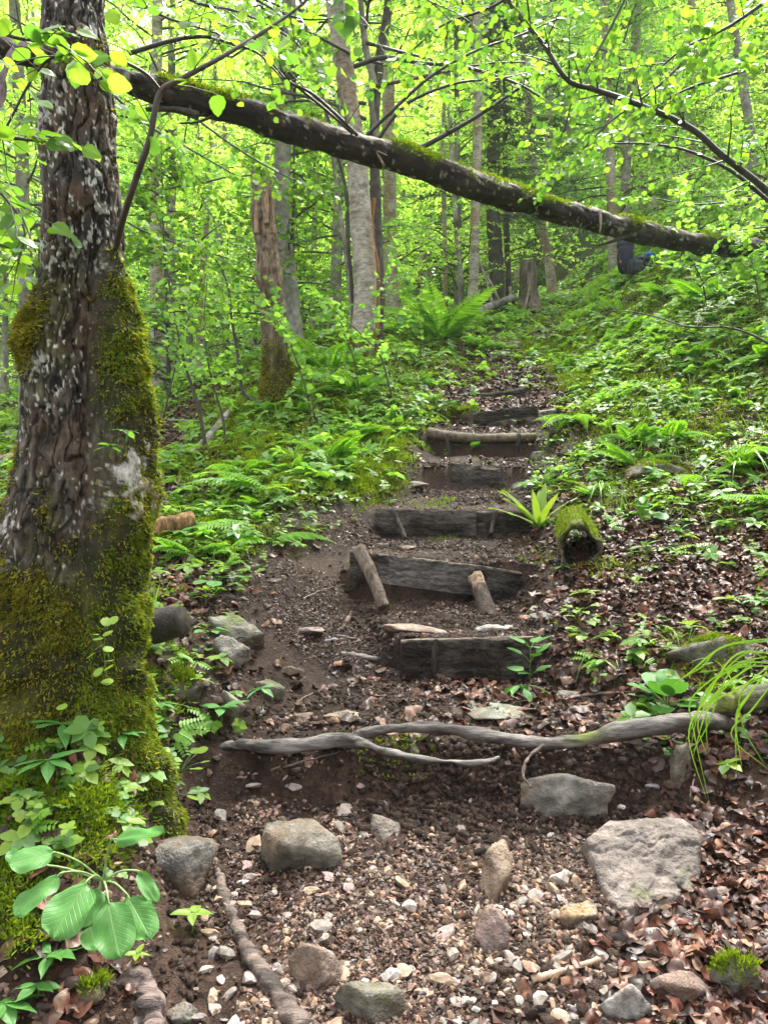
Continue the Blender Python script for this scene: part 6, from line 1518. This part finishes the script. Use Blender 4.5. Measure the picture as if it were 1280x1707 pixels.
# boughs in the middle distance, drawn where the photograph has them
for k, (lb, pts, r0, r1, ntw, tl, ll) in enumerate([
 ('dark curved hazel bough running right from the mossy trunk top', [(215, 88, 3.8), (290, 66, 3.8), (345, 60, 3.8), (385, 72, 3.9), (430, 88, 4.0), (470, 130, 4.1)], .012, .005, 10, .45, .08),
 ('thin forked bough rising right from behind the fallen log', [(604, 232, 6.0), (660, 178, 6.0), (720, 125, 6.0), (790, 85, 6.1), (860, 60, 6.2), (930, 30, 6.3)], .016, .006, 12, .6, .085),
 ('second thin bough rising right beside the forked one', [(630, 232, 6.3), (656, 195, 6.3), (690, 165, 6.3), (760, 138, 6.3), (830, 130, 6.4), (880, 120, 6.5)], .018, .006, 9, .5, .08),
 ('level dark bough crossing behind the forked tree', [(590, 110, 8.5), (640, 95, 8.4), (700, 104, 8.4), (780, 112, 8.4), (860, 138, 8.4), (900, 160, 8.4)], .028, .012, 10, .7, .09),
 ('straight bare bough slanting up from the mossy patch of the log', [(690, 252, 5.9), (740, 225, 5.9), (800, 190, 5.95), (868, 144, 6.0)], .022, .012, 5, .5, .08),
 ('long leaning hazel stem arching in from the right to the top', [(1420, 470, 6.2), (1330, 370, 6.1), (1280, 318, 6.0), (1200, 255, 5.9), (1150, 212, 5.8), (1060, 172, 5.7), (990, 148, 5.6), (945, 132, 5.5), (905, 72, 5.5), (860, 20, 5.5), (830, -30, 5.5)], .030, .013, 22, .75, .085),
 ('thinner leaning hazel stem below the arching one', [(1400, 430, 6.4), (1290, 342, 6.3), (1220, 285, 6.2), (1150, 252, 6.2), (1090, 240, 6.2), (1020, 238, 6.2)], .020, .006, 12, .6, .08),
 ('leafy hazel bough in the upper middle hanging over the log', [(1000, -120, 5.2), (900, -40, 5.2), (820, 10, 5.2), (740, 40, 5.2), (690, 80, 5.2)], .014, .005, 14, .6, .08),
 ('leafy hazel bough hanging from the top right corner', [(1400, -120, 5.0), (1300, -20, 5.0), (1220, 40, 5.0), (1140, 80, 5.0), (1080, 130, 5.0)], .016, .006, 16, .7, .085),
 ('layered hazel bough reaching left under the top right corner', [(1420, 40, 5.6), (1320, 90, 5.6), (1230, 120, 5.6), (1140, 150, 5.6), (1060, 200, 5.6)], .016, .006, 16, .7, .085),
 ('leafy hazel bough hanging in the middle of the upper right', [(1120, -160, 5.8), (1060, -40, 5.8), (1010, 60, 5.8), (960, 150, 5.8), (940, 220, 5.8)], .015, .005, 16, .7, .08),
 ('hazel bough with drooping leaf sprays above the log on the right', [(1180, 60, 6.4), (1100, 140, 6.4), (1020, 200, 6.4), (960, 260, 6.4), (930, 290, 6.4)], .013, .004, 14, .6, .08),
 ('low layered beech bough just above the log at the right edge', [(1420, 300, 7.5), (1340, 310, 7.5), (1250, 330, 7.5), (1160, 340, 7.5), (1090, 330, 7.5)], .015, .005, 14, .7, .075),
 ('beech bough over the log end at the right edge', [(1420, 370, 8.2), (1330, 372, 8.2), (1260, 380, 8.2), (1190, 388, 8.2)], .013, .005, 12, .6, .075),
 ('leafy beech spray between the mossy trunk and the dead snag', [(180, 150, 6.5), (250, 210, 6.5), (320, 250, 6.5), (390, 290, 6.5)], .013, .005, 14, .65, .085),
 ('leafy spray low between the mossy trunk and the dead snag', [(150, 330, 7.5), (230, 380, 7.5), (310, 410, 7.5), (380, 430, 7.5)], .013, .005, 14, .7, .08),
 ('leafy spray above the snag under the fallen log', [(330, 200, 7.0), (400, 250, 7.0), (470, 290, 7.0), (540, 320, 7.0)], .011, .004, 12, .5, .08),
 ('leaf spray at the top between the trunk and the birch', [(240, -60, 5.5), (320, 0, 5.5), (400, 20, 5.5), (480, 60, 5.5), (530, 110, 5.5)], .013, .005, 16, .7, .085)]):
    nm = 'beech_branch' if 'beech' in lb else 'hazel_branch'
    B(lb, pts, r0, r1, int(ntw * 1.3), tl, ll * .74, 660 + k, name=nm, start=.12 if k > 6 else .2, n=40, gap=.055, per=2 if k > 6 else 1, woodcol=(.04, .034, .028), tilt=50, mat_=BEE if nm[0] == 'b' else HAZ)
# saplings rooted in the left bank and on the slope
for k, (lb, bx, by, path, r0, ntw, tl, ll) in enumerate([
 ('slim mossy footed sapling leaning left in front of the dark hollow', 345, 752, [(335, 700), (322, 650), (306, 600), (290, 520), (276, 430), (270, 350)], .02, 16, .55, .062),
 ('second thin sapling just right of the leaning one', 375, 745, [(372, 700), (358, 650), (346, 600), (340, 540), (345, 470)], .013, 14, .5, .060),
 ('dark forked sapling growing at the foot of the dead snag', 428, 668, [(404, 650), (396, 590), (386, 530), (378, 470), (350, 420), (310, 390)], .024, 18, .6, .062),
 ('dark stemmed sapling in front of the birch foot', 655, 668, [(644, 625), (632, 590), (600, 555), (560, 520), (525, 490)], .013, 18, .5, .065),
 ('upright twiggy sapling right of the birch foot', 660, 650, [(645, 610), (636, 560), (640, 500), (650, 440)], .010, 14, .45, .06),
 ('leafy sapling in front of the dead snag', 520, 700, [(510, 650), (490, 590), (470, 540), (440, 500)], .010, 18, .55, .07),
 ('sapling leaning over the hollow from behind the mossy tree', 270, 700, [(290, 620), (300, 560), (330, 500), (350, 440)], .012, 18, .6, .065),
 ('low leafy sapling above the fern clump', 600, 660, [(590, 600), (570, 550), (545, 520)], .009, 14, .5, .065),
 ('sapling spreading pale leaves by the tall fern cluster', 700, 610, [(700, 560), (690, 500), (670, 450)], .010, 16, .6, .07),
 ('leafy sapling on the slope under the fallen log', 975, 480, [(955, 440), (930, 400), (910, 370)], .012, 12, .5, .08),
 ('dense leafy sapling on the upper right slope', 1180, 520, [(1170, 470), (1150, 430), (1120, 400)], .010, 16, .6, .07),
 ('leafy sapling at the right edge above the slope', 1270, 520, [(1260, 470), (1250, 430), (1220, 400)], .010, 16, .6, .07),
 ('small sapling with layered leaves beyond the packs', 1130, 450, [(1140, 400), (1150, 350), (1160, 290)], .014, 20, .8, .08),
 ('leafy sapling behind the top of the path', 985, 470, [(990, 420), (1000, 360), (1000, 290)], .016, 22, 1.0, .09)]):
    b = hit(bx, by)[0]; pts = [tuple(b - [0, 0, .03])] + [tuple(P(a, c_, b[1])) for a, c_ in path]
    branch_thing('sapling', lb, pts, r0, r0 * .25, ntw, tl, ll, 700 + k, mat_=BEE, cat='sapling', start=.3, n=50, gap=.06, per=2, spread_=75, tilt=42, woodcol=(.05, .042, .034))

# ------------------------------------------------------------------ damp air between the trees
hz = bpy.data.materials.new('haze'); hz.use_nodes = True; nt = hz.node_tree; nt.nodes.remove(nt.nodes['Principled BSDF'])
pv = nt.nodes.new('ShaderNodeVolumePrincipled'); pv.inputs['Color'].default_value = (.93, 1, .95, 1); pv.inputs['Density'].default_value = HAZE; pv.inputs['Anisotropy'].default_value = .2
nt.links.new(pv.outputs[0], nt.nodes['Material Output'].inputs['Volume'])
lo = gz.min() - 1.5; hi = max(gz.max(), 45) + 3
bx = np.array([[x, y, z] for z in (lo, hi) for y in (-27, 92) for x in (-72, 72)], float)
if HAZE > 0: solo('haze', bx, np.array([[0, 2, 3, 1], [4, 5, 7, 6], [0, 1, 5, 4], [2, 6, 7, 3], [0, 4, 6, 2], [1, 3, 7, 5]]), hz, 'pale damp air thickening between the far trees', 'haze', kind='stuff', smooth=False)
print('tris', sum(len(o.data.loops) - 2 * len(o.data.polygons) for o in bpy.data.objects if o.type == 'MESH'))
